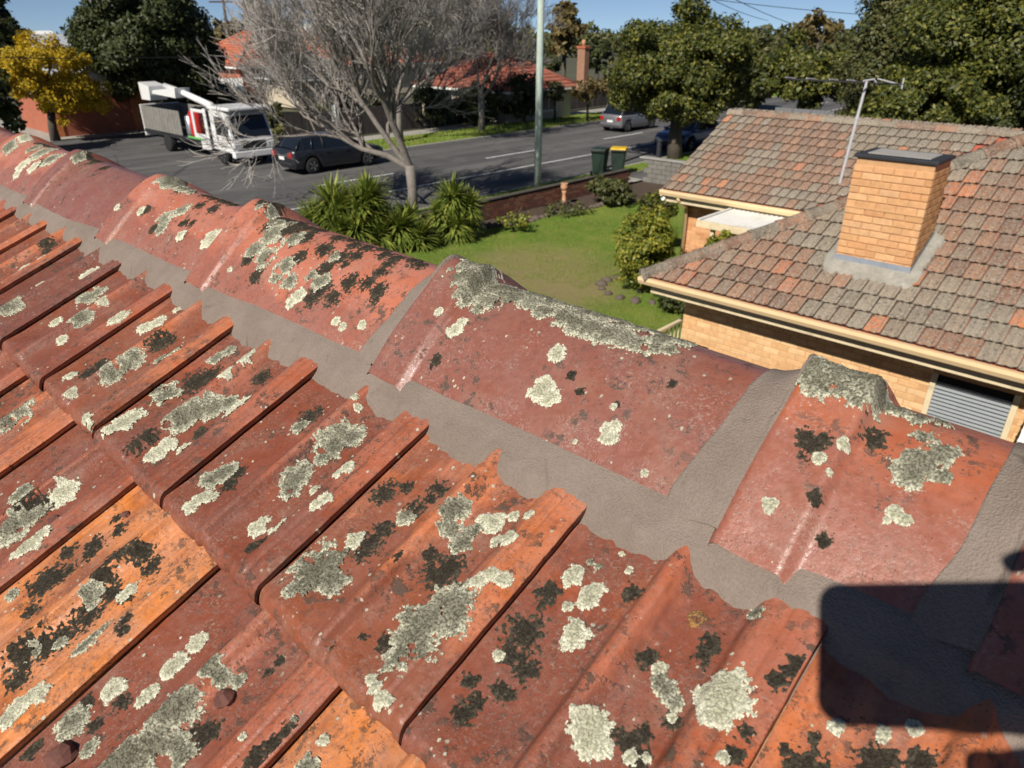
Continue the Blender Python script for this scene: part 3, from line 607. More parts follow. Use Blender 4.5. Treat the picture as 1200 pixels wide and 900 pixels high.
# lawn of the neighbouring garden with its worn patch and garden beds
lx = lambda y: -14.75-.35*math.sin(y*.6)+.22*math.sin(y*1.7)
ys = np.linspace(6.0, 21.6, 60); rows = [np.linspace(lx(y) if y < 20 else lx(20)+(y-20)*1.2, -5.6, 40) for y in ys]
V = [(x, y, .02+.035*float(fbm(np.float64(x*2.), np.float64(y*2.), 3))) for y, r in zip(ys, rows) for x in r]
tag(obj("lawn", make_mesh("lawn", V, grid_faces(40, 60), True), M['lawn']), kind="structure")
sheet("garden_bed", -15.9, -5.6, 5, 24.5, .004, M['soil'], 60, 100, lambda X, Y: .05*fbm(X*2.2, Y*2.2, 4)-.03)
def blades(name, pts, h, wdt, mat, seed, lean=.5, parent=None):
    r = np.random.default_rng(seed); n = len(pts); a = r.uniform(0, 2*np.pi, n); hh = h*r.uniform(.5, 1.3, n)
    d = np.stack([np.cos(a), np.sin(a), 0*a], -1); l = r.uniform(0, 2*np.pi, n); ld = np.stack([np.cos(l), np.sin(l), 0*l], -1)*(hh*lean*r.uniform(0, 1, n))[:, None]
    w_ = wdt*r.uniform(.6, 1.2, n)[:, None]
    V = np.stack([pts-d*w_, pts+d*w_, pts+ld+np.stack([0*a, 0*a, hh], -1)], 1).reshape(-1, 3)
    return obj(name, make_mesh(name, V, np.arange(3*n).reshape(-1, 3)), mat, parent)
def _leaf(name, cols, rough=.5, trans=.25, spec=.35):
    """leaves: each picks its own tone between the given colours"""
    n = NT(name); i = n.island(); base = n.mix(n.step(i, .0, .55), cols[0], cols[1])
    if len(cols) > 2: base = n.mix(n.step(i, .55, 1.), base, cols[2])
    big = n.noise(n.obj, .9, 4, .6); base = n.hsv(base, .5, 1., n.math('ADD', .6, n.math('MULTIPLY', big, .8)))
    n.done(base, rough, None, spec)
    if trans:
        tr = n.node("BsdfTranslucent"); n.put(tr.inputs[0], n.hsv(base, .49, 1.1, 1.2)); mx = n.node("MixShader"); mx.inputs[0].default_value = trans
        out = n.n["Material Output"]; n.t.links.new(n.b.outputs[0], mx.inputs[1]); n.t.links.new(tr.outputs[0], mx.inputs[2]); n.t.links.new(mx.outputs[0], out.inputs[0])
    return n.m
M['blade'] = _leaf("grass_blades", [(.13, .225, .028), (.22, .29, .05), (.33, .30, .11)], .7, .2)
r = np.random.default_rng(3)
n_ = 80000; gy = r.uniform(9.5, 21., n_); gx = r.uniform(-14.9, -6.2, n_); kp = gx > np.array([lx(y) for y in gy])
gx, gy = gx[kp], gy[kp]; thin = fbm(gx*1.1, gy*1.1, 3, 2) > .38; gx, gy = gx[thin], gy[thin]
tag(blades("lawn_grass", np.stack([gx, gy, np.full(len(gx), .025)], -1), .055, .007, M['blade'], 5), "short mown grass of the garden lawn", "grass", kind="stuff")
n_ = 9000; gy = r.uniform(14, 60, n_)**1.; gx = r.uniform(-18.4, -17.3, n_)
tag(blades("verge_grass", np.stack([gx, gy, np.zeros(n_)], -1), .10, .012, M['blade'], 6), "longer grass on the strip beside the near kerb", "grass", kind="stuff")
n_ = 9000; gy = r.uniform(19.8, 60, n_); gx = r.uniform(-33, -30, n_)
tag(blades("far_verge_grass", np.stack([gx, gy, np.zeros(n_)], -1), .14, .02, M['blade'], 8), "rough grass on the strip across the street", "grass", kind="stuff")
# ------------------------------------------------------------------ the neighbouring brick house
TT = .52; CT = 1/math.hypot(1, TT); NGX, NGY, NGZ = -5.56, 8.64, 2.05      # gutter corner
WGX, WGY = -8.88, 14.35; WRY = WGY+2.76
M['brick'] = objcol("brick_clay", .85, .35, 14, .5, .006, [((.62, .42, .22), 9, .58, .72, .35)])
M['bmortar'] = plain("brick_mortar", (.53, .30, .145), .95, .25, 20, .4, .006)
M['ntile'] = objcol("weathered_tile", .9, .45, 9, .8, .010,
                    [((.25, .22, .175), 16, .40, .62, .70), ((.36, .335, .27), 42, .54, .64, .70), ((.05, .036, .028), 26, .55, .68, .70), ((.05, .04, .032), 70, .58, .66, .6)])
def _ntile():
    n = NT("weathered_tile"); r_ = n.math('MULTIPLY', n.info("Random"), 60.); cx = n.node("CombineXYZ"); n.put(cx.inputs[0], r_); n.put(cx.inputs[1], r_)
    v = n.vmap(n.obj, loc=cx.outputs[0]); b = n.noise(v, 60., 4, .65); base = n.hsv(n.info("Color"), .5, 1., n.math('ADD', .55, n.math('MULTIPLY', b, .9)))
    for c_, sc_, lo, hi, am in (((.25, .215, .17), 14, .40, .62, .65), ((.40, .365, .29), 38, .53, .62, .80), ((.045, .033, .026), 24, .54, .66, .75), ((.04, .033, .026), 80, .57, .65, .7), ((.30, .13, .07), 11, .62, .72, .6)):
        base = n.mix(n.math('MULTIPLY', n.step(n.noise(v, sc_, 5, .72), lo, hi), am), base, c_)
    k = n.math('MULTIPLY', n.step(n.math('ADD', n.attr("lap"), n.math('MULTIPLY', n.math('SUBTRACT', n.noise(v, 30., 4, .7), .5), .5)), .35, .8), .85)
    base = n.mix(k, base, (.050, .032, .024))  # dark brown laps: moss tone that also paints in the rows' shadow lines
    return n.done(base, .9, n.bump(n.math('ADD', b, n.noise(v, 24., 4, .7)), .9, .012), .25)
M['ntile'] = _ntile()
M['lead'] = plain("lead_flashing", (.24, .27, .31), .55, .35, 9, .4, .01, spec=.5)
M['black'] = plain("dark_render", (.025, .027, .032), .7, .4, 12, .3, .006)
M['white'] = plain("white_paint", (.76, .75, .70), .5, .12, 3, .1, .004, dirt=(.45, .42, .34))
M['slat'] = plain("grey_louvre", (.27, .29, .30), .45, .12, 10, .1, .003)
M['dark'] = plain("dark_void", (.012, .012, .012), .9, .2)
M['metal'] = plain("galvanised_metal", (.52, .53, .54), .45, .15, 20, .1, .002, metal=.15)
M['gutter'] = plain("gutter_paint", (.72, .53, .30), .45, .12, 5, .1, .003)
nb = thing("brick_house", "low orange brick house with grey weathered tile roof and brick chimney", "house", (NGX, NGY, 0))
TWN, TGN = .2, .30
def ntile_mesh(seed):                       # nose stands clear of the course below; moss and row shadow lines painted into the laps
    fx = np.array([0, .06, .33, .42, .5, .58, .74, .80, .88, 1.0]); pz = np.interp(fx, _kx, _kz)*1.9
    r = np.random.default_rng(seed); V = []
    for y, dz in ((.018, .004), (.0, .006), (-.004, .014), (.016, .026), (TGN*.5, .014), (TGN+.03, -.008)):
        for i, f in enumerate(fx): V.append((f*TWN*.985, y+r.uniform(-.004, .004)*(y < .02), pz[i]+dz+r.uniform(-.0015, .0015)))
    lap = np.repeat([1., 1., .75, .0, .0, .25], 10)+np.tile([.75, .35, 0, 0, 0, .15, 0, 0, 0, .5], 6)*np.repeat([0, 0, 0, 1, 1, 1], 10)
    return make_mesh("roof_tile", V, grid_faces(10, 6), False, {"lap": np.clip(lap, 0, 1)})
ntm = [ntile_mesh(s) for s in range(5)]
NCOL = [(.25, .205, .155), (.22, .185, .14), (.26, .20, .145), (.245, .130, .084), (.265, .140, .088), (.20, .115, .08), (.29, .150, .090), (.24, .165, .115), (.25, .215, .165)]
ocol = [(.46, .17, .075), (.42, .16, .08)]
def project(p):
    q = np.asarray(p, float)-CAM; x = q[0]*_ca+q[1]*_sa; y = -q[0]*_sa+q[1]*_ca
    f = y*_c-q[2]*_s; u = y*_s+q[2]*_c; return 600+FPX*x/f, 450-FPX*u/f
def lay_tiles(par, x0f, x1f, y0, nrow, warm, seed):
    """rows of separate tiles on a slope that rises in +y; x0f/x1f give the limits at height y"""
    r = random.Random(seed); ang = math.atan(TT)
    for k in range(nrow):
        s = k*TGN; y = y0+s*CT; z = NGZ+TT*(y-y0)+.035
        off = (k % 2)*TWN*.5; x = x0f(y)-TWN+(-x0f(y0)+off) % TWN
        while x < x1f(y):
            cx, cy = project((x+.1, y+.1, z))
            if cx < 1235 and x+TWN > x0f(y)+.02:
                wv = vnoise(np.float64(x*1.1+seed), np.float64(y*1.1), seed)
                c_ = r.choice(ocol) if r.random() < .05 else (r.choice(NCOL[3:8]) if wv+r.uniform(-.17, .17) < warm else r.choice(NCOL[:3]+NCOL[8:]))
                me = ntm[r.randrange(5)]
                lo, hi = x0f(y), x1f(y)
                if x < x0f(y+TGN*CT)+.02 or x+TWN > hi-.02:
                    me = me.copy()
                    for v in me.vertices:
                        a = x0f(y+v.co.y*CT)-x; b = x1f(y+v.co.y*CT)-x
                        v.co.x = min(max(v.co.x, a), b) if b > a else a
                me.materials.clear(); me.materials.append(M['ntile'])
                o = obj("roof_tile", me, None, par, loc=np.array([x, y, z])-np.array([NGX, NGY, 0])*1.)
                o.rotation_euler = (ang+r.uniform(-.012, .012), r.uniform(-.01, .01), r.uniform(-.008, .008)); kv = r.uniform(1.0, 1.28); o.color = (*[q*kv for q in c_], 1)
            x += TWN
# decks
RY = NGY+5.46; RZ = NGZ+TT*5.46; XR = 5.5
v = [(NGX, NGY, NGZ), (XR, NGY, NGZ), (XR, RY, RZ), (NGX+5.46, RY, RZ), (NGX, RY+5.46, NGZ), (XR, RY+5.46, NGZ)]
dk = MB().add([(a, b, c-.012) for a, b, c in v]+[(a, b, c-.09) for a, b, c in v], [(0, 1, 2, 3), (0, 3, 4), (4, 3, 2, 5), (6, 9, 8, 7), (6, 10, 9), (10, 11, 8, 9), (0, 6, 7, 1), (0, 4, 10, 6), (1, 7, 8, 2), (2, 8, 11, 5), (4, 5, 11, 10)]).build("roof", M['farclay'], nb)
WZ = NGZ+TT*2.76
wd_ = MB().prism([(WGY, NGZ-.012), (WRY, WZ-.012), (WRY+2.76, NGZ-.012), (WRY+2.76, NGZ-.08), (WRY, WZ-.09), (WGY, NGZ-.08)], 'x', WGX, -1.0).build("wing_roof", M['farclay'], nb)
for p in (dk, wd_): _wl[p.name] = (NGX, NGY, 0)
dk.location = (-NGX, -NGY, 0); 
# children of a deck sit in its own frame, which is the world's frame here
_lt = lambda par: par
def lay(par, *a):
    before = set(par.children); lay_tiles(par, *a)
lay_off = np.array([NGX, NGY, 0])
_obj0 = obj
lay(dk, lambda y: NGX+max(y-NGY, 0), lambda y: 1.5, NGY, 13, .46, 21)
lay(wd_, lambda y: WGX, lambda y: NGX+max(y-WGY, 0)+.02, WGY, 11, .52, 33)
for p in (dk, wd_):
    for c_ in p.children: c_.location = c_.location+Vector((NGX, NGY, 0))
def ridge_run(par, name, a, b, rr, step, seed, face='y'):
    a, b = np.array(a, float), np.array(b, float); L = np.linalg.norm(b-a); d = (b-a)/L; n = max(1, round(L/step)); r = random.Random(seed)
    side = np.cross(d, [0, 0, 1]); side /= np.linalg.norm(side); up = np.cross(side, d)
    for i in range(n):
        q0 = a+d*(L*i/n-.02); q1 = a+d*(L*(i+1)/n)
        V = []; k = 9
        for (q, s) in ((q0, 1.16), (q0+d*.06, 1.16), (q0+d*.065, 1.), (q1, .96)):
            for t in np.linspace(-1.9, 1.9, k): V.append(q+side*math.sin(t*.83)*rr*s+up*(math.cos(t*.83)-.45)*rr*s)
        o = obj(name, make_mesh(name, np.array(V), grid_faces(k, 4), True), M['ntile'], par)
        o.location = (0, 0, 0); kv = r.uniform(.8, 1.2); o.color = (*[q*kv for q in r.choice(NCOL)], 1)
ridge_run(dk, "hip_cap", (NGX, NGY, NGZ+.045), (NGX+4.6, NGY+4.6, NGZ+TT*4.6+.05), .115, .40, 1)
ridge_run(wd_, "ridge_cap", (WGX, WRY, WZ+.04), (NGX+2.9, WRY, WZ+.04), .115, .40, 2)
# gutters, fascias, soffits
MB().prism([(NGY-.04, NGZ), (NGY-.045, NGZ-.045), (NGY-.02, NGZ-.10), (NGY+.08, NGZ-.10), (NGY+.08, NGZ)], 'x', NGX-.04, XR).build("gutter", M['gutter'], nb)
MB().prism([(NGX-.04, NGZ), (NGX-.045, NGZ-.045), (NGX-.02, NGZ-.10), (NGX+.08, NGZ-.10), (NGX+.08, NGZ)], 'y', NGY+.082, WGY-.1).build("gutter", M['gutter'], nb)
MB().box(NGX+.10, XR, NGY+.12, NGY+.145, NGZ-.250, NGZ-.08).build("fascia", M['cream'], nb)
MB().box(NGX+.12, NGX+.145, NGY+.15, WGY, NGZ-.250, NGZ-.08).build("fascia", M['cream'], nb)
MB().box(NGX+.15, XR, NGY+.15, NGY+.60, NGZ-.235, NGZ-.22).build("soffit", M['cream'], nb)
MB().prism([(WGY-.04, NGZ), (WGY-.045, NGZ-.05), (WGY-.02, NGZ-.12), (WGY+.08, NGZ-.12), (WGY+.08, NGZ)], 'x', WGX-.05, NGX+.1).build("gutter", M['gutter'], nb)
MB().box(WGX+.06, NGX, WGY+.10, WGY+.125, NGZ-.27, NGZ-.08).build("fascia", M['cream'], nb)
MB().box(WGX+.06, NGX, WGY+.13, WGY+.6, NGZ-.26, NGZ-.24).build("soffit", M['cream'], nb)
m_ = MB()
for sgn in (1, -1):
    m_.add([(WGX-.02, WRY+sgn*2.8, NGZ-.14), (WGX-.02, WRY+sgn*2.8, NGZ-.03), (WGX-.02, WRY, WZ-.01), (WGX-.02, WRY, WZ-.14), (WGX+.02, WRY+sgn*2.8, NGZ-.14), (WGX+.02, WRY+sgn*2.8, NGZ-.03), (WGX+.02, WRY, WZ-.01), (WGX+.02, WRY, WZ-.14)],
           [(0, 1, 2, 3), (4, 7, 6, 5), (1, 5, 6, 2), (0, 3, 7, 4)])
m_.build("barge_board", M['cream'], nb)
MB().lathe([(.055, -.02), (.055, .06), (.045, .08)], (WGX+.02, WGY+.05, NGZ-.20), 10, 'y').build("gutter_outlet", M['white'], nb)
# walls and bricks
BL, BH, BJ = .230, .076, .010
def brick_mesh(l, h, d):
    bm = bmesh.new(); bmesh.ops.create_cube(bm, size=1)
    for v in bm.verts: v.co = (v.co.x*l, v.co.y*d, v.co.z*h)
    bmesh.ops.bevel(bm, geom=[e for e in bm.edges], offset=.004, segments=1, affect='EDGES')
    return MB().bm(bm).mesh("brick")
bmesh_x = {}
BCOL = [(.59, .325, .155), (.61, .345, .165), (.57, .305, .142), (.60, .33, .152), (.62, .365, .185), (.56, .29, .132)]
def bricks(par, a, b, z0, rows, fixed, axis, seed, skip=None, cols=BCOL, proud=.006):
    """courses of single bricks over a wall face; axis 'x' runs along x at y=fixed"""
    r = random.Random(seed)
    for k in range(rows):
        z = z0+k*(BH+BJ)+BH/2; t = a-(k % 2)*(BL+BJ)/2
        while t < b-.01:
            t0, t1 = max(t, a), min(t+BL, b); t += BL+BJ
            if t1-t0 < .04 or (skip and skip((t0+t1)/2, z)): continue
            key = (round(t1-t0, 2), axis)
            if key not in bmesh_x:
                bmesh_x[key] = brick_mesh(t1-t0, BH, .05) if axis == 'x' else brick_mesh(.05, BH, t1-t0)
            p = np.array([(t0+t1)/2, fixed+.025-proud, z]) if axis == 'x' else np.array([fixed-.025+proud, (t0+t1)/2, z])
            p = p+np.array([0, r.uniform(-.0015, .0015), 0])
            o = obj("brick", bmesh_x[key], M['brick'], par, loc=p)
            kv = r.uniform(.92, 1.08); o.color = (*[q*kv for q in r.choice(cols)], 1)
WX, WY = -5.12, 9.22
wl = MB().box(WX, 5.2, WY, 19.2, 0, 1.80).build("wall", M['bmortar'], nb); wl.location = (-NGX, -NGY, 0)
WNX0, WNX1, WNZ = -1.60, -.78, 1.56
bricks(wl, WX-.004, .02, .60, 14, WY, 'x', 5, lambda x, z: WNX0-.07 < x < WNX1+.07 and z < WNZ+.06, [(.64, .39, .19), (.66, .42, .21), (.61, .36, .17), (.69, .45, .235)], .004)
ww = MB().box(-8.45, -5.0, 14.92, 19.3, 0, 1.84).build("wing_wall", M['bmortar'], nb); ww.location = (-NGX, -NGY, 0)
bricks(ww, -8.454, -6.6, .15, 20, 14.92, 'x', 6, None, [(.60, .30, .14), (.64, .34, .17), (.55, .26, .12)], .004)
bricks(ww, 14.92, 15.6, .15, 20, -8.45+.0, 'y', 7, None, [(.60, .30, .14), (.64, .34, .17)], -.046)
# window with louvred shutter
wn = MB().box(WNX0, WNX1, WY-.012, WY+.0, .4, WNZ).build("window", M['dark'], nb); wn.location = (-NGX, -NGY, 0)
for a, b in ((WNX0-.055, WNX0+.01), (WNX1-.01, WNX1+.055)): MB().box(a, b, WY-.045, WY+.01, .4, WNZ+.02, .006).build("frame", M['cream'], wn).location = (0, 0, 0)
for i in range(16):
    z = WNZ-.10-i*.050
    MB().add([(WNX0+.012, WY-.045, z-.012), (WNX1-.012, WY-.045, z-.012), (WNX1-.012, WY-.014, z+.010), (WNX0+.012, WY-.014, z+.010), (WNX0+.012, WY-.043, z-.016), (WNX1-.012, WY-.043, z-.016), (WNX1-.012, WY-.013, z+.006), (WNX0+.012, WY-.013, z+.006)],
             [(0, 1, 2, 3), (4, 7, 6, 5), (0, 4, 5, 1), (2, 6, 7, 3), (0, 3, 7, 4), (1, 5, 6, 2)]).build("slat", M['slat'], wn).location = (0, 0, 0)
# white louvred hood over the next opening
hd = MB().prism([(WY-.01, 1.62), (WY-.42, .98), (WY-.42, .94), (WY-.01, 1.58)], 'x', -.60, .35).build("window_hood", M['white'], nb); hd.location = (-NGX, -NGY, 0)
for i in range(6):
    k = .1+i*.15; MB().box(-.605, .355, WY-.03-.4*k, WY-.0-.4*k, 1.60-.64*k+.005, 1.625-.64*k).build("slat", M['white'], hd).location = (0, 0, 0)
# downpipe at the wing's corner
MB().tube([(WGX+.42, WGY+.03, NGZ-.1), (WGX+.42, WGY+.05, NGZ-.2), (WGX+.40, WGY+.48, NGZ-.42), (WGX+.40, WGY+.50, 0)], .045, 8).build("downpipe", M['gutter'], nb, True)
# chimney: every brick its own piece
CX0, CX1, CY0, CY1, CZ0, CZ1 = -3.19, -2.275, 9.55, 10.22, 2.36, 3.90
ch = MB().box(CX0+.012, CX1-.012, CY0+.012, CY1-.012, CZ0-.2, CZ1).build("chimney", M['bmortar'], nb); ch.location = (-NGX, -NGY, 0)
nr = int((CZ1-CZ0)/(BH+BJ))
bricks(ch, CX0, CX1, CZ0, nr, CY0, 'x', 8, None, BCOL, .002)
bricks(ch, CY0+.052, CY1, CZ0, nr, CX1, 'y', 9, None, [(.50, .27, .11), (.46, .24, .10), (.54, .30, .13)], .002)
MB().box(CX0-.006, CX1+.006, CY0-.010, CY0+.04, CZ0+11*(BH+BJ)-.012, CZ0+11*(BH+BJ)+.004, .002).build("joint_ledge", M['bmortar'], ch).location = (0, 0, 0)
cp = MB().box(CX0-.02, CX1+.02, CY0-.02, CY1+.02, CZ1, CZ1+.045, .01).build("chimney_cap", M['black'], ch); cp.location = (0, 0, 0)
MB().box(CX0+.1, CX1-.1, CY0+.1, CY1-.1, CZ1+.04, CZ1+.055).build("cap_render", M['kerb'], ch).location = (0, 0, 0)
def roofz(y): return NGZ+TT*(y-NGY)+.05
# lead and mortar flashing round its foot
xs = np.linspace(CX0-.26, CX1+.24, 60); ys = np.linspace(CY0-.28, CY1+.05, 44); X, Y = np.meshgrid(xs, ys)
dx = np.maximum(np.maximum(CX0-X, X-CX1), 0); dy = np.maximum(CY0-Y, 0); dd = np.hypot(dx, dy)
edge = .17+.12*(fbm(X*6, Y*6, 3, 4)-.5)
Z = roofz(Y)+.014+.05*np.exp(-dd/.035)+.02*(fbm(X*14, Y*14, 3)-.5)-.10*smooth(edge*.7, edge*1.15, dd)
M['apron'] = plain("flashing_mortar", (.30, .28, .235), .9, .5, 6, .6, .02, dirt=(.16, .165, .17))
obj("flashing_mortar", make_mesh("flashing_mortar", np.stack([X, Y, H*0+Z], -1).reshape(-1, 3), grid_faces(60, 44), True), M['apron'], ch).location = (0, 0, 0)
MB().add([(CX0-.012, CY0-.014, 2.45), (CX1+.012, CY0-.014, 2.45), (CX1+.012, CY0-.014, 2.685), (CX0-.012, CY0-.014, 2.685), (CX0-.012, CY0-.04, 2.58), (CX1+.012, CY0-.04, 2.58)],
         [(0, 1, 2, 3), (4, 5, 1, 0)]).build("lead_flashing", M['lead'], ch).location = (0, 0, 0)
MB().add([(CX1+.012, CY0-.02, 2.48), (CX1+.012, CY1, 2.85), (CX1+.012, CY1, 3.04), (CX1+.012, CY0-.02, 2.69)], [(0, 1, 2, 3)]).build("lead_flashing", M['lead'], ch).location = (0, 0, 0)
# porch roof with its posts
pr = thing("porch_roof", "flat white corrugated porch roof on slim posts beside the wing", "porch roof", (-6.3, 14, 0))
PZ = 1.80
xs = np.linspace(-7.12, -5.2, 110); Zr = .010*np.sin((xs+7)*2*np.pi/.105)
V = np.concatenate([np.stack([xs, np.full(110, y), PZ+.055+Zr+(y-13.0)*.012], -1) for y in (13.06, 14.9)])
obj("roof_sheet", make_mesh("roof_sheet", V, grid_faces(110, 2), True), M['white'], pr)
MB().box(-7.18, -5.1, 13.0, 13.05, PZ-.07, PZ+.07, .006).build("fascia", M['cream'], pr)
MB().box(-7.19, -7.14, 13.052, 14.9, PZ-.07, PZ+.085, .006).build("fascia", M['white'], pr)
for x in (-6.86, -5.3): MB().box(x-.04, x+.04, 13.10, 13.18, 0, PZ-.0, .006).build("post", M['cream'], pr)
# side gate railing running from the wall's corner
pf = at_x(802, 372, -5.3); zr = pf[2]
rl = thing("side_railing", "cream metal railing with upright bars beside the brick wall corner", "railing", (-5.3, 8.4, 0))
MB().box(-5.33, -5.27, 7.2, 9.9, zr-.05, zr, .008).build("top_rail", M['cream'], rl)
MB().box(-5.325, -5.275, 7.2, 9.9, .16, .20, .006).build("bottom_rail", M['cream'], rl)
for i, y in enumerate(np.arange(7.25, 9.9, .115)):
    wv = .024 if i % 8 == 5 else .010
    MB().box(-5.3-wv, -5.3+wv, y-wv, y+wv, 0 if wv > .02 else .2, zr-.05).build("post" if wv > .02 else "baluster", M['cream'], rl)
# television antenna beside the chimney
ya = 11.35; pt = at_y(1016, 95, ya); pb = at_y(984, 215, ya)
an = thing("tv_antenna", "thin television antenna on a leaning mast behind the brick chimney", "antenna", (pb[0], ya, pb[2]-.1))
pb[2] = NGZ+TT*(ya-NGY)+.0 if pb[2] > NGZ+TT*(ya-NGY) else pb[2]
MB().tube([pb, pb*.35+pt*.65, pt], [.022, .022, .019], 8).build("mast", M['metal'], an)
MB().tube([pb*.36+pt*.64, pb*.33+pt*.67], .028, 8).build("mast_joint", M['metal'], an)
bx0, bx1 = at_y(922, 96, ya), at_y(1060, 97, ya); bz = pt[2]-.02
MB().tube([(bx0[0], ya, bz-.0), (bx1[0], ya, bz)], .011, 6).build("boom", M['black'], an)
for f in (.03, .22, .42, .57): MB().tube([(bx0[0]+(bx1[0]-bx0[0])*f, ya-.17, bz+.035), (bx0[0]+(bx1[0]-bx0[0])*f, ya+.17, bz+.01)], .008, 5).build("element", M['metal'], an)
MB().tube([(pt[0]+.02, ya-.2, bz+.03), (pt[0]+.10, ya-.03, bz+.05), (pt[0]+.14, ya+.02, bz-.02), (pt[0]+.06, ya+.2, bz)], .012, 6).build("dipole", M['metal'], an)
MB().tube([(bx1[0]-.32, ya-.12, bz+.06), (bx1[0]-.05, ya+.1, bz-.02)], .010, 5).build("element", M['metal'], an)
MB().tube([(bx1[0]-.02, ya, bz-.06), (bx1[0]-.02, ya, bz+.08)], .010, 5).build("reflector", M['metal'], an)
# ------------------------------------------------------------------ trees and plants
def leaves(name, pts, out, size, mat, parent, seed, aspect=.55, up=.5):
    """one bent leaf per point, facing roughly outwards and up"""
    r = np.random.default_rng(seed); n = len(pts)
    nn = out+r.normal(0, .75, (n, 3))+np.array([0, 0, up]); nn /= np.linalg.norm(nn, axis=1)[:, None]+1e-9
    t = np.cross(nn, r.normal(0, 1, (n, 3))); t /= np.linalg.norm(t, axis=1)[:, None]+1e-9; b = np.cross(nn, t)
    s = (size*r.uniform(.6, 1.35, n))[:, None]
    V = np.stack([pts-t*s, pts+b*s*aspect-nn*s*.15, pts+t*s, pts-b*s*aspect-nn*s*.15], 1).reshape(-1, 3)
    i = np.arange(n)[:, None]*4; F = np.concatenate([i+[0, 1, 2], i+[0, 2, 3]], 1).reshape(-1, 3)
    return obj(name, make_mesh(name, V, F), mat, parent)
def clumps_in(c, R, n, seed, cr=.30, flat=1., hollow=.35):
    r = np.random.default_rng(seed); d = r.normal(0, 1, (n, 3)); d /= np.linalg.norm(d, axis=1)[:, None]
    rad = (hollow+(1-hollow)*r.uniform(0, 1, n)**.6)*r.uniform(.78, 1.06, n); cc = np.array(c)+d*rad[:, None]*np.array(R)
    return [(q, cr*min(R)*r.uniform(.65, 1.35)) for q in cc]
def foliage(name, cl, per, size, mat, parent, seed, center, flat=.75, up=.5, aspect=.55):
    r = np.random.default_rng(seed); P = []; O = []
    for c, rr in cl:
        n = max(8, int(per*rr*rr)); d = r.normal(0, 1, (n, 3)); d /= np.linalg.norm(d, axis=1)[:, None]
        P.append(c+d*(rr*(.45+.55*r.uniform(0, 1, n)**.5)*r.uniform(.75, 1.18, n))[:, None]*np.array([1, 1, flat]))
        o = (c-np.array(center)); o = o/(np.linalg.norm(o)+1e-6); O.append(d*.8+o*.5)
    return leaves(name, np.concatenate(P), np.concatenate(O), size, mat, parent, seed+1, aspect, up)
M['bark'] = plain("dark_bark", (.085, .068, .052), .95, .5, 5, .9, .03)
M['pale_bark'] = plain("grey_bark", (.34, .31, .28), .9, .35, 7, .7, .02, dirt=(.17, .15, .125))
M['limb_bark'] = plain("limb_bark", (.20, .175, .152), .9, .45, 7, .7, .02, dirt=(.085, .07, .055))
M['lf_dark'] = _leaf("leaf_dark_green", [(.026, .036, .012), (.052, .064, .018), (.095, .105, .034)])
M['lf_mid'] = _leaf("leaf_mid_green", [(.036, .050, .012), (.085, .098, .018), (.20, .19, .034)])
M['lf_olive'] = _leaf("leaf_olive", [(0.054, 0.068, 0.022), (0.092, 0.101, 0.032), (0.149, 0.135, 0.047)])
M['lf_brown'] = _leaf("leaf_brown_green", [(0.101, 0.078, 0.027), (0.162, 0.121, 0.041), (0.216, 0.162, 0.061)])
M['lf_yellow'] = _leaf("wattle_blossom", [(.40, .27, .014), (.58, .40, .018), (.24, .20, .03)], .8, .3)
M['lf_lime'] = _leaf("leaf_lime", [(0.081, 0.115, 0.016), (0.176, 0.196, 0.024), (0.351, 0.297, 0.041)])
M['lf_yucca'] = _leaf("yucca_blade", [(0.095, 0.135, 0.024), (0.176, 0.223, 0.041), (0.324, 0.338, 0.068)], .45, .15)
def tree(name, label, base, ctr, R, mat, seed, ncl=70, per=70, size=.2, trunk=.22, group=None, cr=.30, bark='bark', limbs=9, cat="tree", flat=.75):
    t = thing(name, label, cat, base, group); b = np.array(base, float); c_ = np.array(ctr, float)
    cl = clumps_in(ctr, R, ncl, seed, cr)
    r = random.Random(seed); m_ = MB(); fork = b+(c_-b)*.45; fork[2] = b[2]+max((c_[2]-R[2]*.75-b[2]), .4)
    m_.tube([b-np.array([0, 0, .1]), b*.6+fork*.4+np.array([r.uniform(-.1, .1), r.uniform(-.1, .1), 0]), fork], [trunk*1.25, trunk, trunk*.85], 9)
    for q, rr in r.sample(cl, min(limbs, len(cl))):
        md = fork*.5+q*.5+np.array([r.uniform(-.3, .3), r.uniform(-.3, .3), r.uniform(-.1, .4)])
        m_.tube([fork, md, q], [trunk*.6, trunk*.35, trunk*.12], 6)
    m_.build("trunk", M[bark], t, True)
    foliage("crown", cl, per, size, M[mat], t, seed, ctr, flat)
    return t
def at_d(px, py, d):
    r_ = ray(px, py); return CAM+r_*(d/math.hypot(r_[0], r_[1]))
def px_tree(name, label, bpx, d, cpx, rpx, mat, seed, base=None, **kw):
    """a tree d metres away whose crown centre and half-size are given by the direction it is seen in"""
    c_ = at_d(*cpx, d); s = np.linalg.norm(c_-CAM)/FPX*.94
    R = (rpx[0]*s, rpx[0]*s*.95, rpx[1]*s); b = base if base is not None else (c_[0]+kw.pop('dx', 0), c_[1]+kw.pop('dy', 0), 0.)
    return tree(name, label, b, c_, R, mat, seed, **kw)
px_tree("evergreen_tree", "broad round evergreen street tree shading the parked blue car", None, 35.2, (798, 76), (80, 60), 'lf_mid', 41, ncl=130, per=1500, size=.085, trunk=.30, cr=.27, base=(-18.0, 29.9, 0), limbs=14)
GR = "evergreen trees beyond the neighbouring roof"
px_tree("evergreen_tree", "small evergreen tree with bare trunk behind the grey fence", None, 44, (945, 84), (54, 36), 'lf_mid', 42, ncl=60, per=700, size=.12, trunk=.2, group=GR)
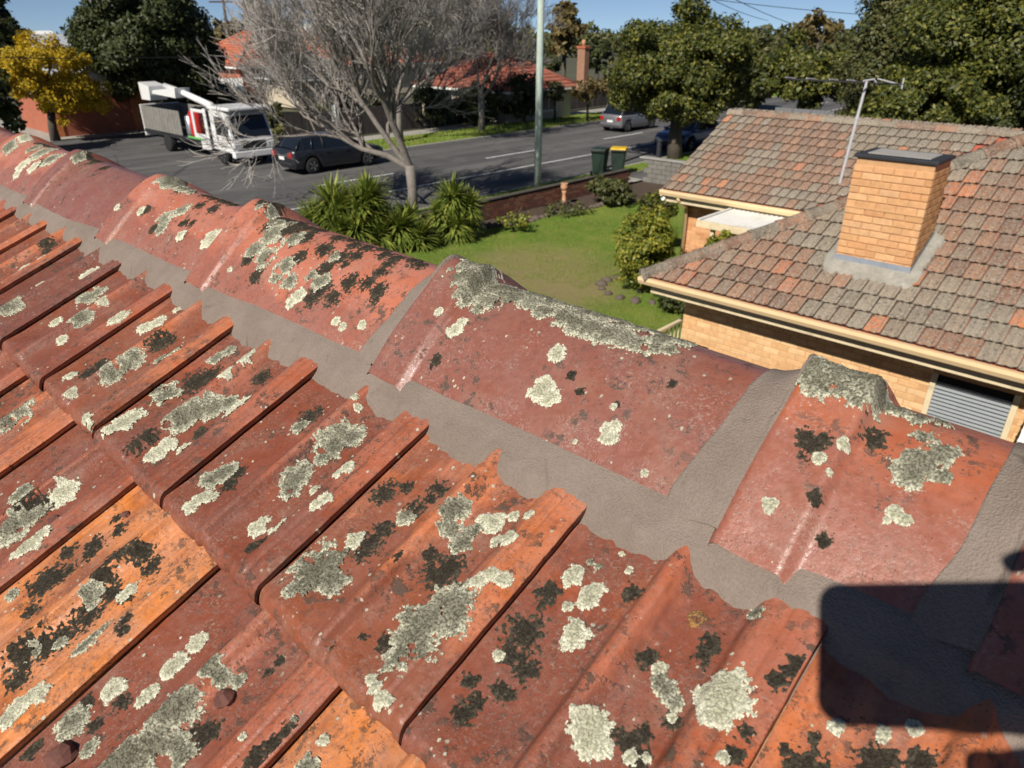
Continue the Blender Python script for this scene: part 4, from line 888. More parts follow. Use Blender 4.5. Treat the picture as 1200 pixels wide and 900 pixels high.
px_tree("evergreen_tree", "olive tree crown between the round street tree and the fence", None, 58, (885, 78), (45, 38), 'lf_olive', 43, ncl=50, per=200, size=.24, group=GR)
px_tree("evergreen_tree", "tall dense tree directly behind the antenna", None, 38, (1050, 80), (62, 92), 'lf_olive', 44, ncl=90, per=900, size=.09, group=GR)
px_tree("evergreen_tree", "massive dark evergreen above the hip end of the grey roof", None, 34, (1150, 85), (85, 100), 'lf_mid', 45, ncl=120, per=900, size=.088, group=GR)
px_tree("evergreen_tree", "dense evergreen spreading beyond the corner of the grey roof", None, 33, (1262, 60), (85, 120), 'lf_dark', 46, ncl=90, per=900, size=.09, group=GR)
px_tree("evergreen_tree", "low leafy tree just over the grey roof ridge", None, 31, (1085, 128), (70, 45), 'lf_mid', 47, ncl=60, per=950, size=.085, group=GR)
px_tree("evergreen_tree", "tall tree with pale upper branches rising behind the dense evergreens", None, 52, (1110, 20), (75, 60), 'lf_olive', 48, ncl=70, per=200, size=.22, group=GR, bark='pale_bark')
px_tree("distant_tree", "distant rounded dark tree on the skyline beside the wires", None, 120, (962, 34), (26, 18), 'lf_brown', 49, ncl=30, per=60, size=.4)
px_tree("evergreen_tree", "huge dark glossy evergreen behind the white truck", None, 50, (172, 38), (74, 64), 'lf_dark', 50, ncl=150, per=800, size=.12, trunk=.4, cr=.26, limbs=14)
px_tree("evergreen_tree", "dark narrow evergreen behind the yellow blossom tree", None, 58, (-20, 34), (30, 56), 'lf_dark', 51, ncl=60, per=180, size=.25)
px_tree("evergreen_tree", "deep green shrub tree beneath the yellow blossom tree", None, 43, (-20, 115), (34, 42), 'lf_dark', 63, ncl=40, per=200, size=.2)
px_tree("wattle_tree", "wattle tree covered in bright yellow blossom beside the brick garage", None, 47.0, (54, 92), (52, 40), 'lf_yellow', 52, ncl=110, per=1000, size=.08, trunk=.22, cr=.24, base=(-46.3, 12.4, -.1))
px_tree("autumn_tree", "brown olive tree behind the orange tiled house", None, 84, (272, 52), (24, 30), 'lf_brown', 53, ncl=40, per=70, size=.35, group="brown trees behind the far houses")
px_tree("autumn_tree", "bronze tree rising over the orange roof's ridge", None, 90, (318, 38), (26, 20), 'lf_brown', 54, ncl=40, per=70, size=.35, group="brown trees behind the far houses")
px_tree("conifer", "tall bronze conifer behind the red roof with brick chimney", None, 66, (662, 34), (20, 34), 'lf_brown', 55, ncl=60, per=140, size=.26)
px_tree("cypress", "thin dark pencil cypress on the skyline", None, 130, (293, 18), (4, 16), 'lf_dark', 56, ncl=40, per=500, size=.22, cr=.8, trunk=.15)
px_tree("roadside_tree", "dark leafy tree behind the truck's cab", None, 55, (240, 112), (38, 26), 'lf_dark', 57, ncl=50, per=150, size=.24)
px_tree("clipped_shrub", "rounded olive shrub beside the white truck's bonnet", None, 43, (324, 140), (17, 19), 'lf_olive', 58, ncl=30, per=240, size=.14, cat="shrub", trunk=.08)
px_tree("clipped_shrub", "small yellow shrub in front of the orange tiled house", None, 44, (378, 126), (13, 7), 'lf_lime', 59, ncl=20, per=300, size=.10, cat="shrub", trunk=.05)
for i, (x, y, rx, ry, lab) in enumerate(((505, 122, 28, 22, "dark garden shrub behind the far grass strip"), (452, 128, 30, 24, "dark hedge shrub behind the dark car"), (560, 118, 30, 28, "dense dark bush behind the bare twigs"), (615, 112, 26, 26, "dark leafy bush beside the power pole"), (650, 108, 14, 12, "olive bush under the red roof's eave"), (690, 104, 22, 14, "brown-leaved bush below the brick chimney"), (412, 118, 22, 22, "shadowy shrub beside the white street sign"))):
    px_tree("garden_shrub", lab, None, 46+i*.7, (x, y), (rx, ry), 'lf_dark' if i < 4 else ('lf_brown' if i in (5,) else 'lf_olive'), 70+i, ncl=40, per=300, size=.13, cat="shrub", trunk=.08, group="shrubs in the gardens across the street")
# garden plants of the neighbouring house
px_tree("lemon_bush", "round bush speckled yellow and green at the lawn's edge by the house", None, 15.5, (754, 288), (36, 50), 'lf_lime', 81, ncl=110, per=3200, size=.042, cat="bush", trunk=.06, cr=.28, limbs=16)
px_tree("lemon_bush", "yellow-green bush growing under the porch roof", None, 14.3, (852, 296), (30, 24), 'lf_lime', 82, ncl=60, per=2200, size=.055, cat="bush", trunk=.05, cr=.3)
px_tree("garden_bush", "dark green bush in front of the bins", None, 24.5, (715, 222), (34, 18), 'lf_olive', 83, ncl=60, per=700, size=.08, cat="bush", trunk=.05, cr=.4)
px_tree("garden_bush", "glossy green bush behind the speckled yellow bush", None, 18.5, (768, 238), (24, 18), 'lf_mid', 84, ncl=40, per=900, size=.07, cat="bush", trunk=.05, cr=.4)
px_tree("garden_bush", "low dark plant at the foot of the speckled yellow bush", None, 14.3, (790, 352), (26, 12), 'lf_dark', 85, ncl=40, per=1200, size=.05, cat="bush", trunk=.03, cr=.5)
px_tree("garden_bush", "low sprawling plant along the brick fence", None, 23.0, (665, 246), (34, 8), 'lf_olive', 86, ncl=40, per=700, size=.06, cat="bush", trunk=.03, cr=.6)
px_tree("garden_bush", "thin yellowish plant beside the stone edging of the bed", None, 20.5, (605, 258), (26, 9), 'lf_lime', 87, ncl=36, per=420, size=.06, cat="bush", trunk=.03, cr=.55)
def yucca(label, base, heads, seed):
    t = thing("yucca", label, "yucca", base, "yuccas by the garden fence"); r = np.random.default_rng(seed); b = np.array(base)
    for (dx, dy, hz, rr) in heads:
        top = b+np.array([dx, dy, hz]); MB().tube([b+np.array([dx*.3, dy*.3, 0]), b+np.array([dx*.7, dy*.7, hz*.5]), top], [.10, .08, .07], 7).build("stem", M['bark'], t, True)
        n = 420; V = []; F = []
        a = r.uniform(0, 2*np.pi, n); e = np.arcsin(np.clip(r.uniform(-.75, 1, n), -1, 1)); L = rr*r.uniform(.7, 1.1, n)
        for i in range(n):
            d = np.array([math.cos(a[i])*math.cos(e[i]), math.sin(a[i])*math.cos(e[i]), math.sin(e[i])]); s = np.cross(d, [0, 0, 1.]); s /= np.linalg.norm(s)+1e-6
            o0 = top-np.array([0, 0, .25])*r.uniform(0, 1); k = len(V); w_ = .036
            p1 = o0+d*L[i]*.5+np.array([0, 0, .03]); p2 = o0+d*L[i]-np.array([0, 0, .12])*L[i]*(1-abs(d[2]))
            V += [o0-s*w_*.5, o0+s*w_*.5, p1-s*w_, p1+s*w_, p2]; F += [(k, k+1, k+3, k+2), (k+2, k+3, k+4)]
        obj("rosette", make_mesh("rosette", np.array(V), F), M['lf_yucca'], t)
ya_, yb_ = at_z(408, 292), at_z(505, 300)
yucca("large many-headed yucca nearest the roof ridge, beside the bare street tree", (-16.1, 11.0, 0), [(.7, .1, .45, .85), (.45, .75, .4, .8), (-.1, -.2, .5, .9), (.2, -.9, .6, .85), (1.3, .9, .35, .7), (-.1, -.6, 1.0, .85), (.35, -.15, 1.1, .85), (-.5, .0, .95, .85), (-.35, -.55, 1.30, .85), (.25, .15, 1.40, .85), (.05, -.15, .85, .8), (1.0, .55, .65, .75), (-.35, .55, 1.15, .8), (.6, 1.15, .65, .7), (.5, -.5, .7, .8), (-.6, -1.0, .8, .8), (.1, .7, .6, .8)], 1)
yucca("smaller yucca with a few yellow-green heads at the end of the brick fence", (-14.9, 13.3, 0), [(0, 0, 1.2, .7), (-.2, .15, .9, .7), (.3, -.2, .5, .7), (.25, .35, .95, .65), (.15, .3, .6, .65), (-.15, -.3, .75, .65), (.1, -.1, .35, .7)], 2)
# bare trees
def bare_tree(label, base, limbs, seed, r0, depth=6, group=None, mat='pale_bark', twig=.010, scale=1., fork=1.9):
    t = thing("bare_tree", label, "tree", base, group); R = random.Random(seed); b = Vector(base); m_ = MB(); tw = MB(); cnt = [0]
    fk = b+Vector((0, 0, fork)); m_.tube([b-Vector((0, 0, .1)), b+Vector((.03, .02, fork*.5)), fk], [r0*1.35, r0*1.02, r0*1.1], 10)
    def grow(p, d, L, rad, lv):
        if cnt[0] > 11000: return
        cnt[0] += 1; n = 4 if lv < 2 else 3; pts = [p]; rr = [rad]; q = p.copy(); dd = d.copy()
        for i in range(n):
            dd = (dd+Vector((R.gauss(0, .17), R.gauss(0, .17), R.gauss(.05, .13)))).normalized(); q = q+dd*(L/n); pts.append(q.copy()); rr.append(max(rad*(1-.42*(i+1)/n), twig*.6))
        (m_ if lv <= 2 else tw).tube(pts, rr, 7 if lv < 2 else (5 if lv < 3 else 3), False)
        if lv >= depth: return
        nb_ = {0: 6, 1: 6, 2: 5, 3: 4, 4: 4, 5: 3}.get(lv, 2)
        for k in range(nb_):
            f = 1. if k == 0 else R.uniform(.30, .98); i = min(int(f*n), n-1); a = pts[i].lerp(pts[i+1], min(f*n-i, 1))
            ax = Vector((R.gauss(0, 1), R.gauss(0, 1), R.gauss(0, .7))).normalized(); nd = (dd*.8+ax*R.uniform(.35, .75)+Vector((0, 0, .20))).normalized()
            if k == 0: nd = (dd+ax*.22).normalized()
            grow(a, nd, L*R.uniform(.55, .80), max(rr[i]*R.uniform(.48, .72), twig), lv+1)
    for (dx, dy, dz, L, rad) in limbs: grow(fk-Vector((0, 0, .1)), Vector((dx, dy, dz)).normalized(), L*scale, rad, 0)
    m_.build("trunk", M['limb_bark'], t, True); tag(tw.build("crown", M[mat], t, False), kind=None)
    return t
fwd = np.array([-_sa, _ca]); rgt = np.array([_ca, _sa])
def dirv(r_, f_, z): return (rgt[0]*r_+fwd[0]*f_, rgt[1]*r_+fwd[1]*f_, z)
bare_tree("big leafless grey street tree spreading over the road beside the dark car", (-18.0, 14.35, 0), # over the road
          [(*dirv(-.95, .05, .55), 3.3, .10), (*dirv(-.5, .3, .9), 3.2, .10), (*dirv(-.1, -.2, 1), 3.4, .12), (*dirv(.35, .15, .95), 3.3, .11), (*dirv(.85, -.1, .55), 3.0, .10), (*dirv(.95, .3, .22), 3.0, .08), (*dirv(-.9, -.3, .15), 2.6, .07), (*dirv(.1, .5, .8), 3.0, .09), (*dirv(.95, -.15, .08), 2.7, .07), (*dirv(.6, -.4, .5), 2.8, .08), (*dirv(-.6, -.2, .6), 3.0, .08)], 5, .145, 5, twig=.010, fork=1.55)
bare_tree("leafless tree on the far strip behind the power pole", (-31.4, 30.5, 0), [(*dirv(-.6, 0, .8), 2.6, .09), (*dirv(.6, 0, .7), 2.6, .09), (*dirv(0, .3, 1), 2.8, .1), (*dirv(.9, 0, .25), 2.3, .07), (*dirv(-.2, -.3, 1), 2.7, .09)], 8, .17, 5, "leafless trees across the street", twig=.013)
bare_tree("leafless tree on the far strip beyond the big grey street tree", (-31.6, 24.6, 0), [(*dirv(-.6, 0, .8), 3.0, .1), (*dirv(.6, 0, .8), 3.0, .1), (*dirv(0, .3, 1), 3.2, .1), (*dirv(.3, -.3, 1), 3.2, .1)], 9, .18, 5, "leafless trees across the street", twig=.013)
bare_tree("leafless tree in front of the orange tiled house", (-37.5, 24.0, 0), [(*dirv(-.6, 0, .8), 2.6, .09), (*dirv(.5, 0, .8), 2.8, .09), (*dirv(0, .3, 1), 2.9, .1)], 10, .17, 5, "leafless trees across the street", twig=.015)
bare_tree("leafless tree between the two tiled houses across the street", (-39, 33.0, 0), [(*dirv(-.5, 0, .9), 3.4, .1), (*dirv(.5, 0, .9), 3.2, .1), (*dirv(0, .3, 1), 3.6, .1), (*dirv(.2, -.3, 1), 3.4, .1)], 12, .2, 5, "leafless trees across the street", twig=.016)
# far woodland along the skyline
r = np.random.default_rng(91); P = []; 
for i in range(420):
    a = r.uniform(-1.35, .75); d = r.uniform(170, 260); hz = r.uniform(3.2, 7.5)
    c_ = np.array([(_ca*math.sin(a)-_sa*math.cos(a))*d, (_sa*math.sin(a)+_ca*math.cos(a))*d, 0]); k = 60
    q = r.normal(0, 1, (k, 3)); q /= np.linalg.norm(q, axis=1)[:, None]; P.append(c_+np.array([0, 0, hz*.5])+q*np.array([3.6, 3.6, hz*.5])*r.uniform(.6, 1, (k, 1)))
P = np.concatenate(P); tag(leaves("distant_woodland", P, np.zeros_like(P)+[0, 0, .3], .9, M['lf_olive'], None, 5), "hazy belt of distant trees along the horizon", "woodland", kind="stuff")

GB = "garden trees behind the far houses"
for i, (x, y, rx, ry, d, mt, lab) in enumerate(((395, 40, 30, 26, 100, 'lf_brown', "russet tree behind the orange-roofed houses"), (470, 58, 34, 24, 84, 'lf_olive', "olive tree between the orange roofs"), (540, 52, 36, 30, 80, 'lf_brown', "bronze hedge tree behind the leafless twigs"), (598, 62, 30, 26, 72, 'lf_olive', "olive tree behind the power pole"),
        (700, 64, 20, 18, 84, 'lf_dark', "dark tree behind the chimney of the red roof"), (640, 72, 22, 14, 78, 'lf_dark', "low dark tree over the red roof's ridge"), (735, 86, 30, 22, 62, 'lf_olive', "olive tree beyond the silver hatchback"), (230, 60, 26, 24, 90, 'lf_brown', "brown tree behind the dark evergreen"), (90, 52, 14, 12, 110, 'lf_brown', "small brown tree by the grey shed roof"), (835, 96, 28, 20, 70, 'lf_dark', "dark tree along the street beyond the blue car"))):
    px_tree("garden_tree", lab, None, d, (x, y), (rx, ry), mt, 120+i, ncl=40, per=130, size=.24, group=GB)
# ------------------------------------------------------------------ vehicles
def paint(name, c, rough=.28, metal=.0, coat=.6):
    n = NT(name); d = n.noise(n.obj, 3., 5, .6); g = n.step(n.noise(n.obj, 8., 5, .7), .5, .8)
    return n.done(n.mix(n.math('MULTIPLY', g, .22), n.hsv(c, .5, 1., n.math('ADD', .9, n.math('MULTIPLY', d, .2))), (.20, .18, .15)), n.math('ADD', rough, n.math('MULTIPLY', g, .2)), None, .5, metal, coat)
M['p_dark'] = paint("charcoal_car_paint", (.022, .025, .032), .3, .4)
M['p_silver'] = paint("silver_car_paint", (.22, .22, .235), .32, .5)
M['p_blue'] = paint("blue_car_paint", (.035, .075, .17), .3, .4)
M['p_white'] = paint("white_truck_paint", (.74, .74, .72), .35, 0, .4)
M['glass'] = NT("vehicle_glass").done((.010, .013, .018), .06, None, .7)
M['tyre'] = plain("tyre_rubber", (.018, .018, .019), .9, .3, 20)
M['rim'] = plain("wheel_rim", (.38, .39, .40), .35, .2, 20, .1, .002, metal=.7)
M['red_lamp'] = NT("tail_lamp").done((.35, .012, .012), .2, None, .6, 0, .5)
M['head_lamp'] = NT("head_lamp").done((.62, .64, .66), .12, None, .7, .2)
M['plate'] = plain("number_plate", (.7, .7, .66), .5, .1)
M['trim'] = plain("black_trim", (.02, .02, .022), .6, .3, 20)
def wheel(par, x, y, r_, wd, side):
    t = MB().lathe([(r_*.62, -wd/2), (r_*.93, -wd/2), (r_, -wd*.3), (r_, wd*.3), (r_*.93, wd/2), (r_*.62, wd/2)], (0, 0, 0), 22, 'y').build("wheel", M['tyre'], par, True, local=True, loc=(x, y, r_))
    s = 1 if side > 0 else -1
    m_ = MB().lathe([(r_*.64, s*wd*.10), (r_*.64, s*wd*.46), (r_*.58, s*wd*.42), (r_*.5, s*wd*.30), (r_*.12, s*wd*.36), (.02, s*wd*.36)], (0, 0, 0), 22, 'y')
    for k in range(5):
        a = 2*math.pi*k/5; m_.tube([(0, s*wd*.38, 0), (math.cos(a)*r_*.58, s*wd*.43, math.sin(a)*r_*.58)], .030, 4)
    m_.build("rim", M['rim'], t, False, local=True, loc=(0, 0, 0)); return t
def car(name, label, loc, rz, mat, L, Wd, prof, cab, wheels, wr, kind, group):
    """x forward. prof: (x, halfwidth, zbottom, zbelt) stations, rear to front; cab: (x, halfwidth belt, halfwidth roof, zroof)"""
    t = thing(name, label, "car", loc, group, rz)
    xs = np.array([p[0] for p in prof]); xx = np.unique(np.concatenate([np.linspace(xs[0], xs[-1], 46), xs])); g = [np.interp(xx, xs, [p[k] for p in prof]) for k in (1, 2, 3)]
    ring = []
    for x, w_, zb, zt in zip(xx, *g):
        arch = 0.
        for wx in wheels:
            d = abs(x-wx)
            if d < wr*1.18: arch = max(arch, math.sqrt((wr*1.18)**2-d*d)+wr*.98-zb)
        za = zb+max(arch, 0); za = min(za, zt-.10); h = zt-za
        half = [(0, za), (w_*.80, za), (w_*.97, za+.02), (w_, za+h*.30), (w_*1.0, za+h*.62), (w_*.975, za+h*.86), (w_*.93, zt-.012), (w_*.80, zt+.012), (w_*.4, zt+.028), (0, zt+.034)]
        full = half+[(-a, b) for a, b in half[-2:0:-1]]; ring.append([(x, a, b) for a, b in full])
    k = len(ring[0]); V = np.array(ring).reshape(-1, 3); F = []
    for i in range(len(ring)-1):
        for j in range(k): F.append((i*k+j, (i+1)*k+j, (i+1)*k+(j+1) % k, i*k+(j+1) % k))
    F += [tuple(range(k)), tuple(range((len(ring)-1)*k+k-1, (len(ring)-1)*k-1, -1))]
    obj("body", make_mesh("body", V, F, True), mat, t, local=True)
    zb_at = lambda x: float(np.interp(x, xs, [p[3] for p in prof]))
    # cabin: glazing, then roof and pillars over it
    cx = np.array([c[0] for c in cab]); st = np.unique(np.concatenate([np.linspace(cx[0], cx[-1], 30), cx])); wb = np.interp(st, cx, [c[1] for c in cab]); wt = np.interp(st, cx, [c[2] for c in cab]); zr = np.interp(st, cx, [c[3] for c in cab])
    V = []; 
    for x, a, b, z in zip(st, wb, wt, zr):
        z0 = zb_at(x)+.0; z = max(z, z0+.002)
        f_ = lambda q: a+(b-a)*q
        V += [(x, a, z0), (x, f_(.55), z0+(z-z0)*.55), (x, f_(.9)*1., z0+(z-z0)*.90), (x, b*.90, z-.002), (x, b*.5, z+.012), (x, 0, z+.018)]
        V += [(x, -b*.5, z+.012), (x, -b*.90, z-.002), (x, -f_(.9), z0+(z-z0)*.90), (x, -f_(.55), z0+(z-z0)*.55), (x, -a, z0)]
    obj("glasshouse", make_mesh("glasshouse", np.array(V), grid_faces(11, len(st)), True), M['glass'], t, local=True)
    m_ = MB(); zmax = max(c[3] for c in cab); sel = [i for i in range(len(st)) if zr[i] > zmax-.13]
    Vr = []
    for i in sel:
        x, b, z = st[i], wt[i], zr[i]; Vr += [(x, b*1.02, z-.03), (x, b*.92, z+.006), (x, b*.5, z+.022), (x, 0, z+.028), (x, -b*.5, z+.022), (x, -b*.92, z+.006), (x, -b*1.02, z-.03)]
    obj("roof", make_mesh("roof", np.array(Vr), grid_faces(7, len(sel)), True), mat, t, local=True)
    i0, i1 = sel[0], sel[-1]
    for s in (1, -1):
        pil = [(st[i1], wt[i1]*s*.98, zr[i1]-.02, cab[-1][0]-.02, cab[-1][1]*s*.98, zb_at(cab[-1][0])+.01), (st[i0], wt[i0]*s*.98, zr[i0]-.02, cab[0][0]+.05, cab[0][1]*s*.98, zb_at(cab[0][0])+.01)]
        xm = (st[i0]+st[i1])/2-.1; pil.append((xm, np.interp(xm, st, wt)*s*.995, np.interp(xm, st, zr)-.03, xm, np.interp(xm, st, wb)*s, zb_at(xm)))
        if kind == 'wagon': xq = st[i0]+.55; pil.append((xq, np.interp(xq, st, wt)*s*.995, np.interp(xq, st, zr)-.03, xq-.12, np.interp(xq, st, wb)*s, zb_at(xq)))
        for a in pil: MB().tube([a[:3], ((a[0]+a[3])/2, (a[1]+a[4])/2*1.012, (a[2]+a[5])/2), a[3:]], .036, 6).build("pillar", mat if a is not pil[2] else M['trim'], t, True, local=True)
        MB().box(cab[-1][0]-.30, cab[-1][0]-.14, s*cab[-1][1]-.02 if s > 0 else s*cab[-1][1]-.18, s*cab[-1][1]+.18 if s > 0 else s*cab[-1][1]+.02, zb_at(cab[-1][0])+.0, zb_at(cab[-1][0])+.12, .03).build("wing_mirror", mat, t, True, local=True)
    for wx in wheels:
        for s in (1, -1): wheel(t, wx, s*(Wd/2-.11), wr, .20, s)
    w0 = prof[0][1]; zr0 = prof[0][3]
    for s in (1, -1):
        MB().box(xs[0]-.012, xs[0]+.22, min(s*w0*.66, s*(w0+.015)), max(s*w0*.66, s*(w0+.015)), zr0-.27, zr0-.04, .02).build("tail_lamp", M['red_lamp'], t, True, local=True)
        w1 = prof[-1][1]; z1 = prof[-1][3]
        MB().box(xs[-1]-.32, xs[-1]+.006, min(s*w1*.60, s*(w1+.02)), max(s*w1*.60, s*(w1+.02)), z1-.16, z1-.02, .03).build("headlamp", M['head_lamp'], t, True, local=True)
        yd = s*(Wd/2+.004)
        for xd in (wheels[0]+.75, wheels[0]+1.75): MB().box(xd-.10, xd+.08, yd-.012, yd+.012, zb_at(xd)-.16, zb_at(xd)-.13, .004).build("door_handle", mat, t, local=True)
    MB().box(xs[0]-.02, xs[0]+.01, -.20, .20, zr0-.36, zr0-.24).build("number_plate", M['plate'], t, local=True)
    MB().box(xs[-1]-.06, xs[-1]+.012, -prof[-1][1]*.7, prof[-1][1]*.7, prof[-1][2]+.08, prof[-1][2]+.24, .02).build("grille", M['trim'], t, local=True)
    MB().box(xs[0]-.03, xs[0]+.08, -prof[0][1]*.95, prof[0][1]*.95, prof[0][2]+.02, prof[0][2]+.16, .03).build("bumper", M['trim'] if kind == 'wagon' else mat, t, True, local=True)
    return t
CG = "cars on the street"; RZ_ = -.10
car("station_wagon", "charcoal station wagon with red tail lamps driving along the street", (-28.05, 18.0, RZ_), math.pi/2, M['p_dark'], 4.8, 1.84,
    [(-2.36, .78, .36, .96), (-2.25, .88, .26, 1.0), (-1.4, .92, .22, .98), (.6, .92, .20, .95), (1.2, .91, .22, .93), (2.0, .87, .24, .80), (2.30, .74, .28, .70), (2.38, .60, .34, .60)],
    [(-2.20, .80, .66, 1.06), (-1.75, .82, .66, 1.44), (-.4, .83, .68, 1.48), (.30, .82, .66, 1.43), (1.22, .80, .60, .96)], (-1.45, 1.38), .33, 'wagon', CG)
car("hatchback", "silver hatchback driving away beyond the bins", (-26.42, 38.2, RZ_), math.pi/2, M['p_silver'], 4.0, 1.72,
    [(-1.95, .72, .36, .92), (-1.85, .82, .26, .97), (-1.1, .86, .22, .95), (.6, .86, .20, .93), (1.1, .85, .22, .92), (1.7, .80, .24, .78), (1.93, .66, .28, .66)],
    [(-1.86, .74, .58, 1.02), (-1.45, .76, .60, 1.46), (-.2, .77, .62, 1.52), (.35, .76, .60, 1.44), (1.18, .74, .54, .95)], (-1.2, 1.28), .31, 'hatch', CG)
car("sedan", "blue car parked at the kerb under the round evergreen", (-19.75, 34.1, RZ_), -math.pi/2, M['p_blue'], 4.5, 1.78,
    [(-2.2, .70, .36, .90), (-2.05, .84, .26, .95), (-1.4, .88, .22, .95), (.6, .89, .20, .93), (1.2, .88, .22, .93), (1.9, .84, .24, .82), (2.2, .70, .28, .70)],
    [(-1.75, .76, .56, 1.0), (-1.1, .78, .60, 1.38), (-.2, .78, .62, 1.44), (.35, .77, .60, 1.38), (1.22, .76, .54, .96)], (-1.35, 1.32), .32, 'sedan', CG)
# service truck with folded boom
M['tray'] = plain("grey_tray_panels", (.20, .19, .17), .7, .4, 3, .4, .01, dirt=(.10, .09, .08))
M['green_stripe'] = plain("green_stripe", (.12, .42, .10), .5, .2)
M['red_tank'] = paint("red_tank_paint", (.50, .018, .015), .35)
M['boom'] = paint("boom_cream_paint", (.72, .68, .56), .4, 0, .3)
tk = thing("service_truck", "white service truck with folded boom and grey tray pulling out of the side street", "truck", (-35.8, 16.0, RZ_))
B = lambda n, m, *a, b=.03, p=None: MB().box(*a, b).build(n, M[m] if isinstance(m, str) else m, p or tk, False, local=True)
B("chassis", 'trim', -4.6, 4.2, -.45, .45, .45, .70)
# cab, x forward
cb = MB().prism([(3.05, .62), (4.78, .55), (4.90, .95), (4.84, 1.18), (4.42, 2.12), (4.20, 2.26), (3.05, 2.28)], 'y', -1.0, 1.0).build("cab", M['p_white'], tk, local=True)
bv = cb.modifiers.new("bevel", 'BEVEL'); bv.width = .06; bv.segments = 3
MB().add([(4.853, -.88, 1.22), (4.853, .88, 1.22), (4.46, .84, 2.08), (4.46, -.84, 2.08)], [(0, 1, 2, 3)]).build("windscreen", M['glass'], cb, local=True)
for s in (1, -1):
    y = s*1.006; MB().add([(3.50, y, 1.28), (4.58, y, 1.24), (4.30, y, 2.02), (3.50, y, 2.05)], [(0, 1, 2, 3)]).build("side_window", M['glass'], cb, local=True)
    B("headlamp", 'head_lamp', 4.80, 4.93, min(s*.62, s*.95), max(s*.62, s*.95), .80, .98, p=cb)
    B("mirror", 'trim', 4.55, 4.68, min(s*1.08, s*1.22), max(s*1.08, s*1.22), 1.45, 1.85, p=cb)
    B("door_handle", 'trim', 3.52, 3.70, min(s*1.0, s*1.025), max(s*1.0, s*1.025), 1.13, 1.17, b=.004, p=cb)
B("grille", 'trim', 4.86, 4.925, -.55, .55, .76, 1.06, p=cb); B("bumper", 'p_white', 4.72, 5.02, -1.02, 1.02, .40, .66, p=cb)
B("cab_visor", 'p_white', 2.95, 4.95, -1.0, 1.0, 2.31, 2.46, b=.05)
# frame behind the cab, red tank, boom
fr = B("side_frame", 'p_white', 2.55, 2.80, -1.04, -.98, .55, 2.30); B("side_frame", 'p_white', 1.35, 1.55, -1.04, -.98, .95, 2.25); B("side_frame", 'p_white', 1.56, 2.54, -1.04, -.98, .95, 1.18); B("side_frame", 'p_white', 1.56, 2.54, -1.03, -.99, 2.1, 2.24)
B("side_frame", 'p_white', 2.55, 2.80, .98, 1.04, .55, 2.30); B("locker", 'p_white', 1.9, 2.5, -1.03, -.5, .52, .90)
B("deck", 'trim', -4.6, 2.9, -1.0, 1.0, .72, .90); B("stripe", 'green_stripe', .6, 2.1, -1.045, -1.01, .90, .99, b=.008)
MB().lathe([(.05, 0), (.27, .03), (.30, .2), (.30, 1.05), (.25, 1.18), (.05, 1.24)], (.95, -.68, .90), 18).build("tank", M['red_tank'], tk, True, local=True)
MB().lathe([(.05, 0), (.2, .03), (.22, .2), (.22, .9), (.05, 1.0)], (.40, -.72, .90), 14).build("gas_bottle", M['rim'], tk, True, local=True)
MB().lathe([(.30, 0), (.32, .1), (.22, .2), (.20, 1.3), (.26, 1.4), (.05, 1.45)], (2.15, -.2, .90), 18).build("boom_turret", M['boom'], tk, True, local=True)
MB().tube([(2.3, -.35, 1.65), (2.15, -.35, 2.25), (1.95, -.35, 2.40)], [.17, .16, .15], 12).build("boom_knuckle", M['boom'], tk, True, local=True)
MB().tube([(2.15, -.35, 2.33), (-.6, -.40, 2.78), (-2.4, -.42, 3.0)], [.16, .14, .12], 10).build("boom_arm", M['p_white'], tk, True, local=True)
bk = MB().prism([(-4.35, 2.30), (-3.30, 2.30), (-3.25, 2.52), (-3.2, 2.95), (-4.4, 3.1)], 'y', -.9, -.05).build("work_basket", M['p_white'], tk, local=True)
MB().prism([(-3.15, 2.62), (-.5, 2.55), (-.4, 3.0), (-3.0, 2.78)], 'y', -.82, -.10).build("boom_cradle", M['p_white'], tk, local=True)
for i in range(12):
    x = -4.45+i*.37; B("tray_panel", 'tray', x, x+.345, -1.02, -.98, .92, 2.02, b=.01)
B("tray_panel", 'tray', -4.47, -4.43, -.97, 1.0, .92, 2.02); B("tray_panel", 'tray', -4.45, -.02, .98, 1.02, .92, 2.02); B("tailboard", 'p_white', -4.62, -4.50, -1.0, 1.0, .55, 2.05)
B("tail_lamp", 'red_lamp', -4.66, -4.58, -.98, -.62, .62, .86); B("tail_lamp", 'red_lamp', -4.66, -4.58, .62, .98, .62, .86)
for s in (1, -1): wheel(tk, 3.75, s*.86, .41, .26, s); wheel(tk, -2.0, s*.84, .41, .34, s)
B("mudguard", 'trim', -2.6, -1.4, -1.0, -.7, .84, .90, b=.01)
# ------------------------------------------------------------------ street furniture
M['pole'] = plain("weathered_green_pole", (.40, .48, .42), .85, .4, 3, .5, .02, dirt=(.34, .35, .30))
M['wire'] = plain("black_wire", (.02, .02, .02), .7, .1)
pb = (-17.95, 20.3, 0.)
pl = thing("power_pole", "tall weathered green power pole on the grass strip", "pole", pb)
MB().tube([(pb[0], pb[1], -.1), (pb[0]+.02, pb[1], 4.), (pb[0]+.03, pb[1]+.02, 9.6)], [.135, .125, .10], 14).build("shaft", M['pole'], pl, True)
MB().box(pb[0]-1.1, pb[0]+1.1, pb[1]-.16, pb[1]-.06, 8.7, 8.82, .01).build("crossarm", M['pole'], pl)
for dx in (-1., -.4, .4, 1.): MB().lathe([(.03, 0), (.06, .03), (.035, .08), (.06, .11), (.02, .16)], (pb[0]+dx, pb[1]-.11, 8.82), 10).build("insulator", M['tyre'], pl, True)
